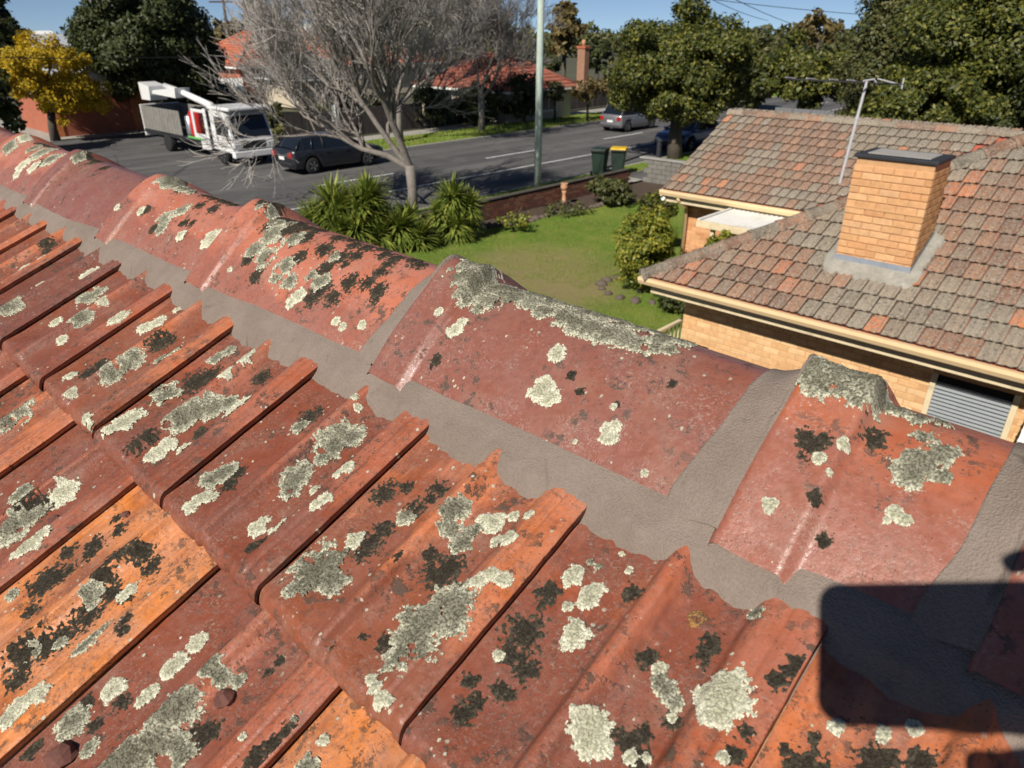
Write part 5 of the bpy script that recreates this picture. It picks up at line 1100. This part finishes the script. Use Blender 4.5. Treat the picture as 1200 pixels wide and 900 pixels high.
def wire(label, a, b, sag=.5, r_=.02, grp="overhead wires"):
    a, b = np.array(a, float), np.array(b, float)
    pts = [a+(b-a)*t-np.array([0, 0, sag*4*t*(1-t)]) for t in np.linspace(0, 1, 14)]
    tag(MB().tube(pts, r_, 5).build("overhead_wire", M['wire']), label, "wire", grp)
wire("lower overhead wire crossing the yellow blossom tree", at_d(-160, 66, 30), at_d(420, 60, 40), .15, .014)
wire("overhead wire running from the power pole beyond the round evergreen", (pb[0]+.4, pb[1], 8.95), at_d(900, 24, 75), .5, .02)
wire("upper overhead wire sloping down over the evergreen tree", (pb[0]+1., pb[1], 8.95), at_d(960, 36, 80), .6, .02)
wire("thin high wire across the sky above the grey roof", at_d(740, -14, 46), at_d(1120, 22, 70), .3, .02)
p2 = at_d(262, 5, 78); pd = thing("far_power_pole", "distant power pole with crossarm beside the dark evergreen", "pole", (p2[0], p2[1], 0))
MB().tube([(p2[0], p2[1], 0), (p2[0], p2[1], p2[2]+.9)], [.16, .12], 8).build("shaft", M['bark'], pd, True)
MB().tube([(p2[0]-.9, p2[1]-.9, p2[2]+.2), (p2[0]+.9, p2[1]+.9, p2[2]+.2)], .07, 6).build("crossarm", M['bark'], pd)
p3 = at_d(348, 40, 60); s3 = at_d(393, 134, 42)
sg = thing("street_sign", "small white street sign on a post beside the far footpath", "sign", (s3[0], s3[1], 0))
MB().tube([(s3[0], s3[1], 0), (s3[0], s3[1], s3[2]+.5)], .035, 8).build("post", M['metal'], sg, True)
MB().box(s3[0]-.012, s3[0]+.012, s3[1]-.22, s3[1]+.22, s3[2]-.35, s3[2]+.45, .004).build("sign_panel", M['white'], sg)
# wheelie bins
M['bin'] = plain("dark_green_bin", (.018, .034, .024), .5, .3, 6, .2, .006)
M['lid_y'] = plain("yellow_lid", (.66, .42, .015), .45, .15, 6, .1, .004)
def wheelie(label, loc, lid, rz):
    t = thing("wheelie_bin", label, "bin", loc, "bins on the kerb", rz); v = []; s0, s1 = .21, .29
    for z, a, b in ((.06, .20, .24), (.10, .21, .25), (.92, .28, .34), (.97, .30, .36), (1.0, .30, .36)): v.append([(a, b, z), (-a, b, z), (-a, -b, z), (a, -b, z)])
    f = []; n = len(v); 
    for i in range(n-1): f += [(i*4+k, i*4+(k+1) % 4, i*4+4+(k+1) % 4, i*4+4+k) for k in range(4)]
    f += [(3, 2, 1, 0), ((n-1)*4, (n-1)*4+1, (n-1)*4+2, (n-1)*4+3)]
    bo = MB().add([p for q in v for p in q], f).build("body", M['bin'], t, local=True); bo.modifiers.new("bevel", 'BEVEL').width = .025
    ld = MB().prism([(-.38, 1.005), (.36, 1.005), (.38, 1.03), (.30, 1.075), (-.30, 1.085), (-.40, 1.05)], 'x', -.315, .315).build("lid", lid, t, local=True); ld.modifiers.new("bevel", 'BEVEL').width = .015
    MB().tube([(-.26, -.44, 1.0), (.26, -.44, 1.0)], .018, 8).build("handle", M['trim'], t, local=True)
    for s in (-1, 1): MB().lathe([(.03, -.03), (.10, -.03), (.10, .03), (.03, .03)], (s*.27, -.25, .10), 14, 'x').build("wheel", M['tyre'], t, True, local=True)
wheelie("dark green wheelie bin with bright yellow lid", (-17.5, 24.75, 0), M['lid_y'], .5)
wheelie("plain dark green wheelie bin beside the yellow-lidded one", (-17.95, 24.1, 0), M['bin'], .35)
# low brick fence with stones and an urn
M['fbrick'] = objcol("old_red_brick", .9, .4, 10, .6, .008, [((.10, .085, .07), 5, .5, .7, .6)])
M['iron0'] = plain('mossy_capping', (.075, .066, .052), .95, .5, 5, .5, .01)
fn = thing("brick_fence", "low dark red brick garden fence with mossy dark capping", "fence", (-15.95, 17, 0))
core = MB().box(-16.02, -15.90, 11.5, 23.2, 0, .56).build("wall", M['soil'], fn); core.location = (15.95, -17, 0)
r = random.Random(4); bmf = brick_mesh(.05, .076, .225)
for k in range(6):
    y = 11.5+(k % 2)*.12
    while y < 23.1:
        o = obj("brick", bmf, M['fbrick'], core, loc=(-15.885, y+.115, .05+k*.086+.0)); cc = r.choice([(.17, .07, .045), (.21, .085, .05), (.14, .06, .042), (.24, .12, .07)]); o.color = (*cc, 1); y += .236
for y in np.arange(11.5, 23.2, .9): MB().box(-16.06, -15.84, y, min(y+.89, 23.2), .565, .610, .01).build("capping", M['iron0'], fn)
ur = thing("garden_urn", "pale terracotta pedestal urn standing by the brick fence", "urn", (-15.5, 18.9, .02))
M['urn'] = plain("pale_terracotta", (.50, .27, .15), .8, .3, 9, .3, .006)
MB().lathe([(.11, 0), (.11, .06), (.07, .09), (.06, .36), (.09, .45)], (-15.5, 18.9, .02), 16).build("pedestal", M['urn'], ur, True)
MB().lathe([(.07, .45), (.12, .52), (.13, .60), (.11, .66), (.13, .69), (.12, .69)], (-15.5, 18.9, .02), 16).build("bowl", M['urn'], ur, True)
# stones edging the bed
r = random.Random(8); M['stone'] = plain("edging_stone", (.13, .10, .078), .95, .4, 9, .6, .02)
bm = bmesh.new(); bmesh.ops.create_icosphere(bm, subdivisions=2, radius=1)
for v in bm.verts: v.co *= 1+r.uniform(-.16, .16)
stm = MB().bm(bm).mesh("edging_stone", True)
yy = 11.4; i = 0
while yy < 20.5:
    o = obj("edging_stone", stm, M['stone'], None, loc=(lx(yy)-.12+r.uniform(-.05, .05), yy, .05)); s = r.uniform(.09, .17); o.scale = (s*1.1, s*1.2, s*.75); o.rotation_euler.z = r.uniform(0, 6)
    tag(o, "rough brown stone edging the garden bed beside the lawn", "stone", "stones edging the garden bed"); yy += r.uniform(.26, .42)
cb_ = np.array([-8.45, 13.15])
for k in range(16):
    a = k*2*math.pi/16; o = obj("edging_stone", stm, M['stone'], None, loc=(cb_[0]+math.cos(a)*.95, cb_[1]+math.sin(a)*.8, .05)); s = r.uniform(.07, .12); o.scale = (s*1.2, s, s*.8); o.rotation_euler.z = a
    tag(o, "rough stone in the ring around the speckled yellow bush", "stone", "stones ringing the yellow bush")
# pale block wall beyond the garden, with a dark gatepost
M['block'] = plain('aged_block', (.17, .16, .14), .95, .4, 4, .5, .01)
bw = thing("block_wall", "low grey block wall behind the garden", "wall", (-14, 24.3, 0)); r = random.Random(12)
for k in range(5):
    for j in range(9):
        x = -15.9+j*.41+(k % 2)*.2; o = MB().box(x, x+.395, 24.2, 24.4, k*.175, k*.175+.165, .012).build("block", M['block'], bw)
MB().box(-16.1, -12.0, 24.16, 24.44, .875, .93, .01).build("capping", M['kerb'], bw)
gp = tag(MB().box(-16.28, -16.12, 25.6, 25.76, 0, 1.35, .02).add([(-16.31, 25.57, 1.35), (-16.09, 25.57, 1.35), (-16.09, 25.79, 1.35), (-16.31, 25.79, 1.35), (-16.2, 25.68, 1.46)], [(0, 1, 2, 3), (0, 4, 1), (1, 4, 2), (2, 4, 3), (3, 4, 0)]).build("gate_post", M['black']), "dark square gate post beside the grey block wall", "post")
sheet("driveway", -17.3, -12, 24.6, 29, .006, M['asphalt'])
# ------------------------------------------------------------------ houses across the street
M['otile'] = plain("orange_roof_tiles", (.46, .135, .065), .8, .4, 2.2, .5, .03, dirt=(.28, .12, .08))
M['btile'] = plain("brown_red_roof_tiles", (.33, .115, .075), .8, .4, 2.2, .5, .03, dirt=(.2, .10, .08))
M['gtile'] = plain("grey_cement_tiles", (.13, .125, .12), .85, .35, 2.5, .5, .03)
M['rbrick'] = plain("red_brick_far", (.36, .115, .065), .9, .3, 3, .4, .02)
M['cbrick'] = plain("brown_chimney_brick", (.30, .165, .105), .9, .35, 5, .4, .02)
M['cwall'] = plain("cream_render", (.52, .45, .34), .9, .2, 2, .3, .02)
M['wwall'] = plain("white_boards", (.70, .69, .65), .8, .12, 2, .2, .01)
M['groof'] = plain("grey_sheet_roof", (.36, .38, .40), .55, .15, 1.5, .2, .01)
M['iron'] = plain("dark_timber", (.055, .045, .042), .9, .4, 4, .5, .02)
def house(label, x0, x1, y0, y1, ze, pitch, roofm, wallm, hip=True, over=.45, name="house", rows=True, chim=None, wins=()):
    """ridge along the longer side"""
    t = thing(name, label, "house", ((x0+x1)/2, (y0+y1)/2, 0))
    MB().box(x0+over, x1-over, y0+over, y1-over, 0, ze-.02).build("wall", M[wallm], t)
    lx_, ly_ = x1-x0, y1-y0; hw = min(lx_, ly_)/2; zr = ze+hw*pitch; k = hw if hip else 0.
    if ly_ >= lx_: A, B_ = ((x0+x1)/2, y0+k, zr), ((x0+x1)/2, y1-k, zr)
    else: A, B_ = (x0+k, (y0+y1)/2, zr), (x1-k, (y0+y1)/2, zr)
    c_ = [(x0, y0, ze), (x1, y0, ze), (x1, y1, ze), (x0, y1, ze)]
    f = [(0, 1, 4), (1, 2, 5, 4), (2, 3, 5), (3, 0, 4, 5)] if ly_ >= lx_ else [(0, 1, 5, 4), (1, 2, 5), (2, 3, 4, 5), (3, 0, 4)]
    rf = MB().add(c_+[A, B_], f+[(3, 2, 1, 0)]).build("roof", M[roofm], t); rf.location = (-(x0+x1)/2, -(y0+y1)/2, 0)
    # tile courses as real steps on the slopes that face the street and the camera
    if rows:
        m_ = MB(); n = int(hw/.32); P = [np.array(q) for q in c_]; A_, BB = np.array(A), np.array(B_)
        pairs = [(P[0], P[1], A_, A_ if ly_ >= lx_ else BB), (P[1], P[2], A_ if ly_ >= lx_ else BB, BB)]
        if ly_ < lx_: pairs[0] = (P[0], P[1], A_, BB)
        for (a, b, ta, tb) in pairs:
            nn = np.cross(b-a, (ta+tb)/2-a); nn /= np.linalg.norm(nn)
            for i in range(n):
                s0, s1 = i/n, (i+1)/n; q0, q1 = a+(ta-a)*s0, b+(tb-b)*s0; q2, q3 = b+(tb-b)*s1, a+(ta-a)*s1
                m_.add([q0+nn*.005, q1+nn*.005, q1+nn*.06, q0+nn*.06, q2+nn*.012, q3+nn*.012], [(0, 1, 2, 3), (3, 2, 4, 5)])
        tag(m_.build("tile_courses", M[roofm], rf), kind="stuff").location = (0, 0, 0)
    mg = MB()
    for a in c_[:4]:
        d = A if math.dist(a[:2], A[:2]) < math.dist(a[:2], B_[:2]) else B_
        mg.tube([np.array(a)+[0, 0, .05], np.array(d)+[0, 0, .06]], .11, 6)
    mg.tube([np.array(A)+[0, 0, .07], np.array(B_)+[0, 0, .07]], .12, 6); tag(mg.build("ridge_caps", M[roofm], rf, True), kind="stuff").location = (0, 0, 0)
    for nm, a, b in (("gutter", (x0-.05, y0-.05), (x1+.05, y0+.07)), ("gutter", (x1-.07, y0+.08), (x1+.05, y1+.05))):
        MB().box(a[0], b[0], a[1], b[1], ze-.13, ze-.005).build(nm, M['white'], t)
    for (cx, cy, wd, zt) in (chim or ()):
        c0 = MB().box(cx-wd/2, cx+wd/2, cy-wd*.4, cy+wd*.4, ze-.3, zt, .02).build("chimney", M['cbrick'], rf); c0.location = (0, 0, 0)
        MB().box(cx-wd/2-.05, cx+wd/2+.05, cy-wd*.4-.05, cy+wd*.4+.05, zt, zt+.16, .02).build("chimney_cap", M['rbrick'], c0).location = (0, 0, 0)
        MB().lathe([(.13, 0), (.12, .35), (.10, .36)], (cx, cy, zt+.16), 10).build("chimney_pot", M['urn'], c0, True).location = (0, 0, 0)
    for (yw, zw, ww_, hw_) in wins:                   # windows in the wall that faces the street
        xw = x1-over; w0 = MB().box(xw-.02, xw+.015, yw-ww_/2, yw+ww_/2, zw, zw+hw_).build("window", M['glass'], t); w0.location = (-(x0+x1)/2, -(y0+y1)/2, 0)
        for a, b, c0, d0 in ((yw-ww_/2-.08, yw-ww_/2, zw-.08, zw+hw_+.08), (yw+ww_/2, yw+ww_/2+.08, zw-.08, zw+hw_+.08), (yw-.03, yw+.03, zw, zw+hw_)): MB().box(xw-.02, xw+.05, a, b, c0, d0).build("frame", M['white'], w0).location = (0, 0, 0)
        MB().box(xw-.02, xw+.09, yw-ww_/2-.1, yw+ww_/2+.1, zw-.16, zw-.081).build("sill", M['white'], w0).location = (0, 0, 0)
    return t
a = at_d(272, 74, 66); 
house("bright orange hip-roofed house behind the leafless trees", a[0]-9, a[0]+1.5, a[1]-.5, a[1]+13, 2.75, .55, 'otile', 'rbrick', wins=((a[1]+3, 1.0, 1.6, 1.1), (a[1]+8, 1.0, 1.6, 1.1)))
b = at_d(352, 82, 60)
house("low grey-tiled house front beside the orange roof", b[0]-5, b[0]+.5, b[1]-1., b[1]+5.0, 2.05, .62, 'gtile', 'cwall', wins=((b[1]+2, .8, 1.4, 1.0),))
c_ = at_d(628, 92, 50); c2 = at_d(716, 88, 50); cq = at_d(683, 80, 52)
house("red-brown tiled house with tall brick chimney behind the power pole", c_[0]-9, c_[0]+.5, c_[1]-3, c2[1]+1, 1.9, .55, 'btile', 'cwall', chim=((cq[0], cq[1], .62, 4.25),), wins=((c_[1]+1.2, .6, 1.6, .9),))
d_ = at_d(445, 40, 74)
house("orange-roofed house glimpsed through the bare twigs", d_[0]-9, d_[0]+2, d_[1]-5, d_[1]+6, 2.6, .55, 'otile', 'cwall')
# brick garage and pale sheds at the end of the side street
gx = -47.6
gr = thing("brick_garage", "red brick garage with white gable beside the wattle tree", "garage", (gx-4, 16, 0))
MB().box(gx-7, gx-.02, 13.1, 17.9, -.1, 2.0).build("wall", M['rbrick'], gr)
M['ochre'] = plain("orange_brick_pier", (.50, .175, .065), .9, .3, 6, .4, .02)
MB().box(gx-.3, gx+.05, 12.8, 13.3, -.1, 2.05, .02).build("pier", M['ochre'], gr); MB().box(gx-.3, gx+.05, 17.2, 18.2, -.1, 2.75, .02).build("pier", M['ochre'], gr)
MB().box(gx-.012, gx+.02, 13.5, 17.0, -.1, 1.95).build("door", M['rbrick'], gr)
MB().prism([(13.0, 2.01), (18.3, 2.01), (17.6, 2.75), (15.6, 3.55), (14.2, 2.9)], 'x', gx-7, gx-.05).build("gable", M['wwall'], gr)
MB().add([(gx-7.1, 12.7, 2.06), (gx+.12, 12.7, 2.06), (gx+.12, 15.6, 3.66), (gx-7.1, 15.6, 3.66), (gx+.12, 18.5, 2.5), (gx-7.1, 18.5, 2.5)], [(0, 1, 2, 3), (3, 2, 4, 5)]).build("roof", M['groof'], gr)
def shed(label, px0, px1, pye, pyr, d, roofm, wallm):
    """a plain gabled shed seen end-on over the trees"""
    p, q, t_ = at_d(px0, pye, d), at_d(px1, pye, d), at_d((px0+px1)/2, pyr, d); o = thing("shed", label, "shed", ((p[0]+q[0])/2, (p[1]+q[1])/2, 0), "pale sheds behind the wattle tree")
    u = (q-p)[:2]; L = np.hypot(*u); u = u/L; n = np.array([-u[1], u[0]]); 
    if n@(p[:2]) < 0: n = -n
    D = 9.
    cs = [p[:2], q[:2], q[:2]+n*D, p[:2]+n*D]
    MB().add([(*c, 0) for c in cs]+[(*c, p[2]) for c in cs], [(0, 1, 5, 4), (1, 2, 6, 5), (2, 3, 7, 6), (3, 0, 4, 7)]).build("wall", M[wallm], o)
    m0, m1 = (cs[0]+cs[3])/2, (cs[1]+cs[2])/2
    MB().add([(*(cs[0]-n*.3-u*.2), p[2]), (*(cs[1]-n*.3+u*.2), p[2]), (*(m1+u*.2), t_[2]), (*(m0-u*.2), t_[2]), (*(cs[2]+n*.3+u*.2), p[2]), (*(cs[3]+n*.3-u*.2), p[2])], [(0, 1, 2, 3), (3, 2, 4, 5)]).build("roof", M[roofm], o)
    MB().add([(*cs[0], p[2]), (*m0, t_[2]-.02), (*cs[3], p[2])], [(0, 1, 2)]).build("gable", M[wallm], o); MB().add([(*cs[1], p[2]), (*m1, t_[2]-.02), (*cs[2], p[2])], [(0, 1, 2)]).build("gable", M[wallm], o)
shed("long grey sheet-metal roof above the yellow blossom", 38, 100, 58, 40, 85, 'groof', 'wwall')
shed("small white building below the skyline gap", 42, 62, 44, 36, 120, 'wwall', 'wwall')
shed("white-walled shed behind the dark evergreen", 100, 150, 78, 62, 70, 'groof', 'wwall')
shed("white gabled roofs behind the orange house", 330, 372, 42, 28, 96, 'wwall', 'wwall')
shed("dark carport with bright white fascia behind the truck", 246, 284, 108, 96, 56, 'white', 'iron')
# timber fences along the far footpath: separate palings
def paling_fence(label, x, y0, y1, h, seed, step=.32):
    t = thing("paling_fence", label, "fence", (x, (y0+y1)/2, 0), "timber fences across the street"); r = random.Random(seed); y = y0; k = 0
    me = [MB().box(-.012, .012, 0, step*.93, 0, h*s, .004).mesh("paling") for s in (1, .985, 1.015)]
    while y < y1:
        obj("paling", me[r.randrange(3)], M['iron'], t, loc=(r.uniform(-.01, .01), y-(y0+y1)/2, 0)); y += step; k += 1
    for z in (.4, h-.3): MB().box(x-.07, x-.02, y0, y1, z, z+.08).build("rail", M['iron'], t)
paling_fence("dark timber paling fence below the red-brown tiled house", -35.2, 29.5, 41.5, 1.55, 1)
paling_fence("dark timber paling fence behind the bare street trees", -35.4, 20.2, 29.2, 1.45, 2)
paling_fence("dark timber fence at the corner beside the truck", -36.0, 42.2, 56, 1.5, 3)
# grey steel fence and a white trailer beyond the neighbouring roof
gf = thing("steel_fence", "mid-grey ribbed steel fence behind the grey-tiled wing", "fence", (-12, 36, 0))
M['steelf'] = plain("grey_steel_sheet", (.16, .165, .175), .6, .15, 3, .2, .01)
for i in range(14):
    x = -20+i*1.0 if False else -17.2+i*.95
    xs = np.linspace(x, x+.93, 20); V = np.concatenate([np.stack([xs, 38+.02*np.sign(np.sin((xs-x)*2*np.pi/.19)), np.full(20, z)], -1) for z in (0, 1.75)])
    obj("fence_sheet", make_mesh("fence_sheet", V, grid_faces(20, 2)), M['steelf'], gf)
    MB().box(x+.92, x+.96, 37.95, 38.05, 0, 1.8).build("post", M['steelf'], gf)
tr = thing("covered_trailer", "small white covered trailer beyond the grey wing's roof", "trailer", (-13.6, 33.6, 0))
MB().box(-14.6, -12.6, 32.9, 34.3, .45, 1.55, .05).build("box", M['p_white'], tr); MB().box(-14.7, -12.5, 32.8, 34.4, 1.56, 1.64, .02).build("lid", M['white'], tr)
for s in (32.85, 34.35): MB().lathe([(.12, -.08), (.3, -.08), (.3, .08), (.12, .08)], (-13.6, s, .3), 16, 'y').build("wheel", M['tyre'], tr, True)
# ------------------------------------------------------------------ the photographer, kneeling behind the lens with the phone
M['case'] = plain("black_phone_case", (.012, .012, .014), .5, .2, 60, .1, .001)
M['screen'] = NT("phone_screen").done((.01, .01, .012), .08, None, .6)
M['skin'] = plain("skin", (.50, .27, .19), .55, .12, 40, .2, .002)
M['shirt'] = plain("navy_work_shirt", (.03, .04, .08), .9, .2, 60, .3, .003)
M['pants'] = plain("dark_work_trousers", (.05, .048, .045), .9, .2, 50, .3, .003)
M['hair'] = plain("brown_hair", (.04, .025, .015), .7, .3, 80, .5, .004)
AR = np.array([_ca, _sa, 0]); AU = np.array([-_sa*_s, _ca*_s, _c]); AB = np.array([_sa*_c, -_ca*_c, _s])   # right, up, towards the holder
def hold(r_, u_, b_): return CAM+AR*r_+AU*u_+AB*b_
ph = thing("phone", "black phone held up on its side above the tiles, casting the rounded shadow", "phone", tuple(hold(.06, -.025, .01)))
def slab(r0, r1, u0, u1, b0, b1, cr):
    pts = []
    for cx, cy, a0 in ((r1-cr, u1-cr, 0), (r0+cr, u1-cr, 90), (r0+cr, u0+cr, 180), (r1-cr, u0+cr, 270)):
        for k in range(7): a = math.radians(a0+k*15); pts.append((cx+cr*math.cos(a), cy+cr*math.sin(a)))
    n = len(pts); v = [hold(p[0], p[1], b0) for p in pts]+[hold(p[0], p[1], b1) for p in pts]
    return MB().add(v, [tuple(range(n-1, -1, -1)), tuple(range(n, 2*n))]+[(i, (i+1) % n, n+(i+1) % n, n+i) for i in range(n)])
slab(-.017, .146, -.0675, .0195, .004, .0135, .013).build("body", M['case'], ph)
slab(-.013, .142, -.0635, .0155, .01355, .0138, .010).build("screen", M['screen'], ph)
pn = thing("person", "person in dark work clothes kneeling on the tiles, holding up the phone", "person", (.5, -.8, H-.83))
def skin(name, joints, edges, mat, root=0, sub=2):
    """one continuous surface grown round a skeleton; joints are (point, radius)"""
    me = bpy.data.meshes.new(name); me.from_pydata([tuple(np.array(j[0])-woff(pn)) for j in joints], edges, [])
    o = bpy.data.objects.new(name, me); link(o, pn); me.materials.append(mat)
    md = o.modifiers.new("skin", 'SKIN'); md.use_smooth_shade = True
    for i, j in enumerate(joints):
        rr = j[1]; me.skin_vertices[0].data[i].radius = (rr, rr) if np.isscalar(rr) else rr
    me.skin_vertices[0].data[root].use_root = True
    sb = o.modifiers.new("subdivision", 'SUBSURF'); sb.levels = sub; sb.render_levels = sub
    return o
C3 = lambda x, y, z: np.array([x, y, H+z])
fx_, rx_ = np.array([-_sa, _ca, 0]), np.array([_ca, _sa, 0])
pel, bel, che, nk, hd0 = C3(.50, -.80, -.40), C3(.49, -.74, -.22), C3(.46, -.60, .0), C3(.43, -.50, .13), C3(.41, -.44, .22)
hd1 = hd0+np.array([0, 0, .10]); 
shR, shL = che+rx_*.17+[0, 0, .05], che-rx_*.17+[0, 0, .05]
elR, elL = C3(.50, -.18, -.20), C3(.18, -.62, -.22)
wrR = hold(.185, -.05, .03); wrL = C3(.02, -.47, -.38)
hpR, hpL = pel+rx_*.10, pel-rx_*.10
rf_z = lambda y: (-PD+.3665*y)/.9304
knR, knL = C3(.40, -.42, rf_z(-.42)+.075), C3(.10, -.66, rf_z(-.66)+.075)
akR, akL = C3(.70, -.74, rf_z(-.74)+.07), C3(.42, -1.0, rf_z(-1.0)+.07)
toR, toL = C3(.78, -.86, rf_z(-.86)+.045), C3(.50, -1.12, rf_z(-1.12)+.045)
pmR = hold(.160, -.030, .018); pmL = wrL+np.array([-.05, .06, -.05])
J = [(pel, .13), (bel, .125), (che, (.15, .12)), (nk, .055), (hd0, .080), (hd1, .085), (hd1+[0, 0, .05], .055),
     (shR, .062), (elR, .045), (wrR, .028), (pmR, (.030, .016)), (shL, .062), (elL, .045), (wrL, .028), (pmL, (.032, .016)),
     (hpR, .09), (knR, .060), (akR, .040), (toR, .035), (hpL, .09), (knL, .060), (akL, .040), (toL, .035)]
E_ = [(0, 1), (1, 2), (2, 3), (3, 4), (4, 5), (5, 6), (2, 7), (7, 8), (8, 9), (9, 10), (2, 11), (11, 12), (12, 13), (13, 14), (0, 15), (15, 16), (16, 17), (17, 18), (0, 19), (19, 20), (20, 21), (21, 22)]
# fingers closed round the end of the phone
FN = [[(.154, .012, .012), (.136, .030, .008), (.112, .034, .006), (.098, .029, .006)],
      [(.160, -.005, .006), (.160, .004, -.006), (.140, .000, -.009), (.120, -.002, -.008)],
      [(.160, -.025, .006), (.160, -.022, -.006), (.140, -.024, -.009), (.122, -.026, -.008)],
      [(.148, -.058, .012), (.122, -.080, .010), (.088, -.088, .008), (.066, -.083, .008)],
      [(.165, -.045, .020), (.158, -.040, .030), (.140, -.035, .026), (.124, -.030, .022)]]
for f in FN:
    a = 10
    for k, q in enumerate(f): J.append((hold(*q), (.0115 if f is FN[3] else .0095)-.0010*k)); E_.append((a, len(J)-1)); a = len(J)-1
for k, (da, db) in enumerate(((-.03, .02), (-.01, .035), (.012, .04), (.034, .035), (.05, .0))):
    q = pmL+rx_*da+fx_*.03; a = 14
    for t in (1, 2, 3): J.append((q+fx_*(db*.6*t)+np.array([0, 0, -.008*t]), .009-.0008*t)); E_.append((a, len(J)-1)); a = len(J)-1
skin("body", J, E_, M['skin'])
skin("shirt", [(pel+[0, 0, .06], .138), (bel, .137), (che, (.162, .132)), (nk-[0, 0, .03], .066), (shR, .076), (elR*.75+shR*.25, .060), (elR*.3+wrR*.7, .042), (shL, .076), (elL*.75+shL*.25, .060), (elL*.3+wrL*.7, .042)],
     [(0, 1), (1, 2), (2, 3), (2, 4), (4, 5), (5, 6), (2, 7), (7, 8), (8, 9)], M['shirt'])
skin("trousers", [(pel, .142), (hpR, .103), (knR, .072), (akR, .054), (hpL, .103), (knL, .072), (akL, .054)], [(0, 1), (1, 2), (2, 3), (0, 4), (4, 5), (5, 6)], M['pants'])
skin("boot", [(akR, .05), (toR, .046), (toR+(toR-akR)*.4, .034)], [(0, 1), (1, 2)], M['case']); skin("boot", [(akL, .05), (toL, .046), (toL+(toL-akL)*.4, .034)], [(0, 1), (1, 2)], M['case'])
skin("hair", [(hd1-fx_*.02, .085), (hd1-fx_*.015+[0, 0, .055], .068), (hd0-fx_*.04+[0, 0, .04], .070)], [(0, 1), (0, 2)], M['hair'])
fc = hd1+fx_*.082
skin("nose", [(fc+[0, 0, .0], .010), (fc+fx_*.014-[0, 0, .022], .013)], [(0, 1)], M['skin'], sub=1)
for s in (-1, 1):
    skin("ear", [(hd1+rx_*.082*s+[0, 0, .01], .014), (hd1+rx_*.086*s-[0, 0, .02], .011)], [(0, 1)], M['skin'], sub=1)
    skin("eye", [(fc+rx_*.03*s+[0, 0, .005]-fx_*.004, .011), (fc+rx_*.034*s+[0, 0, .005]-fx_*.004, .010)], [(0, 1)], M['screen'], sub=1)
skin("mouth", [(fc-rx_*.02-[0, 0, .045]-fx_*.006, .006), (fc-[0, 0, .046], .007), (fc+rx_*.02-[0, 0, .045]-fx_*.006, .006)], [(0, 1), (1, 2)], M['red_lamp'], sub=1)
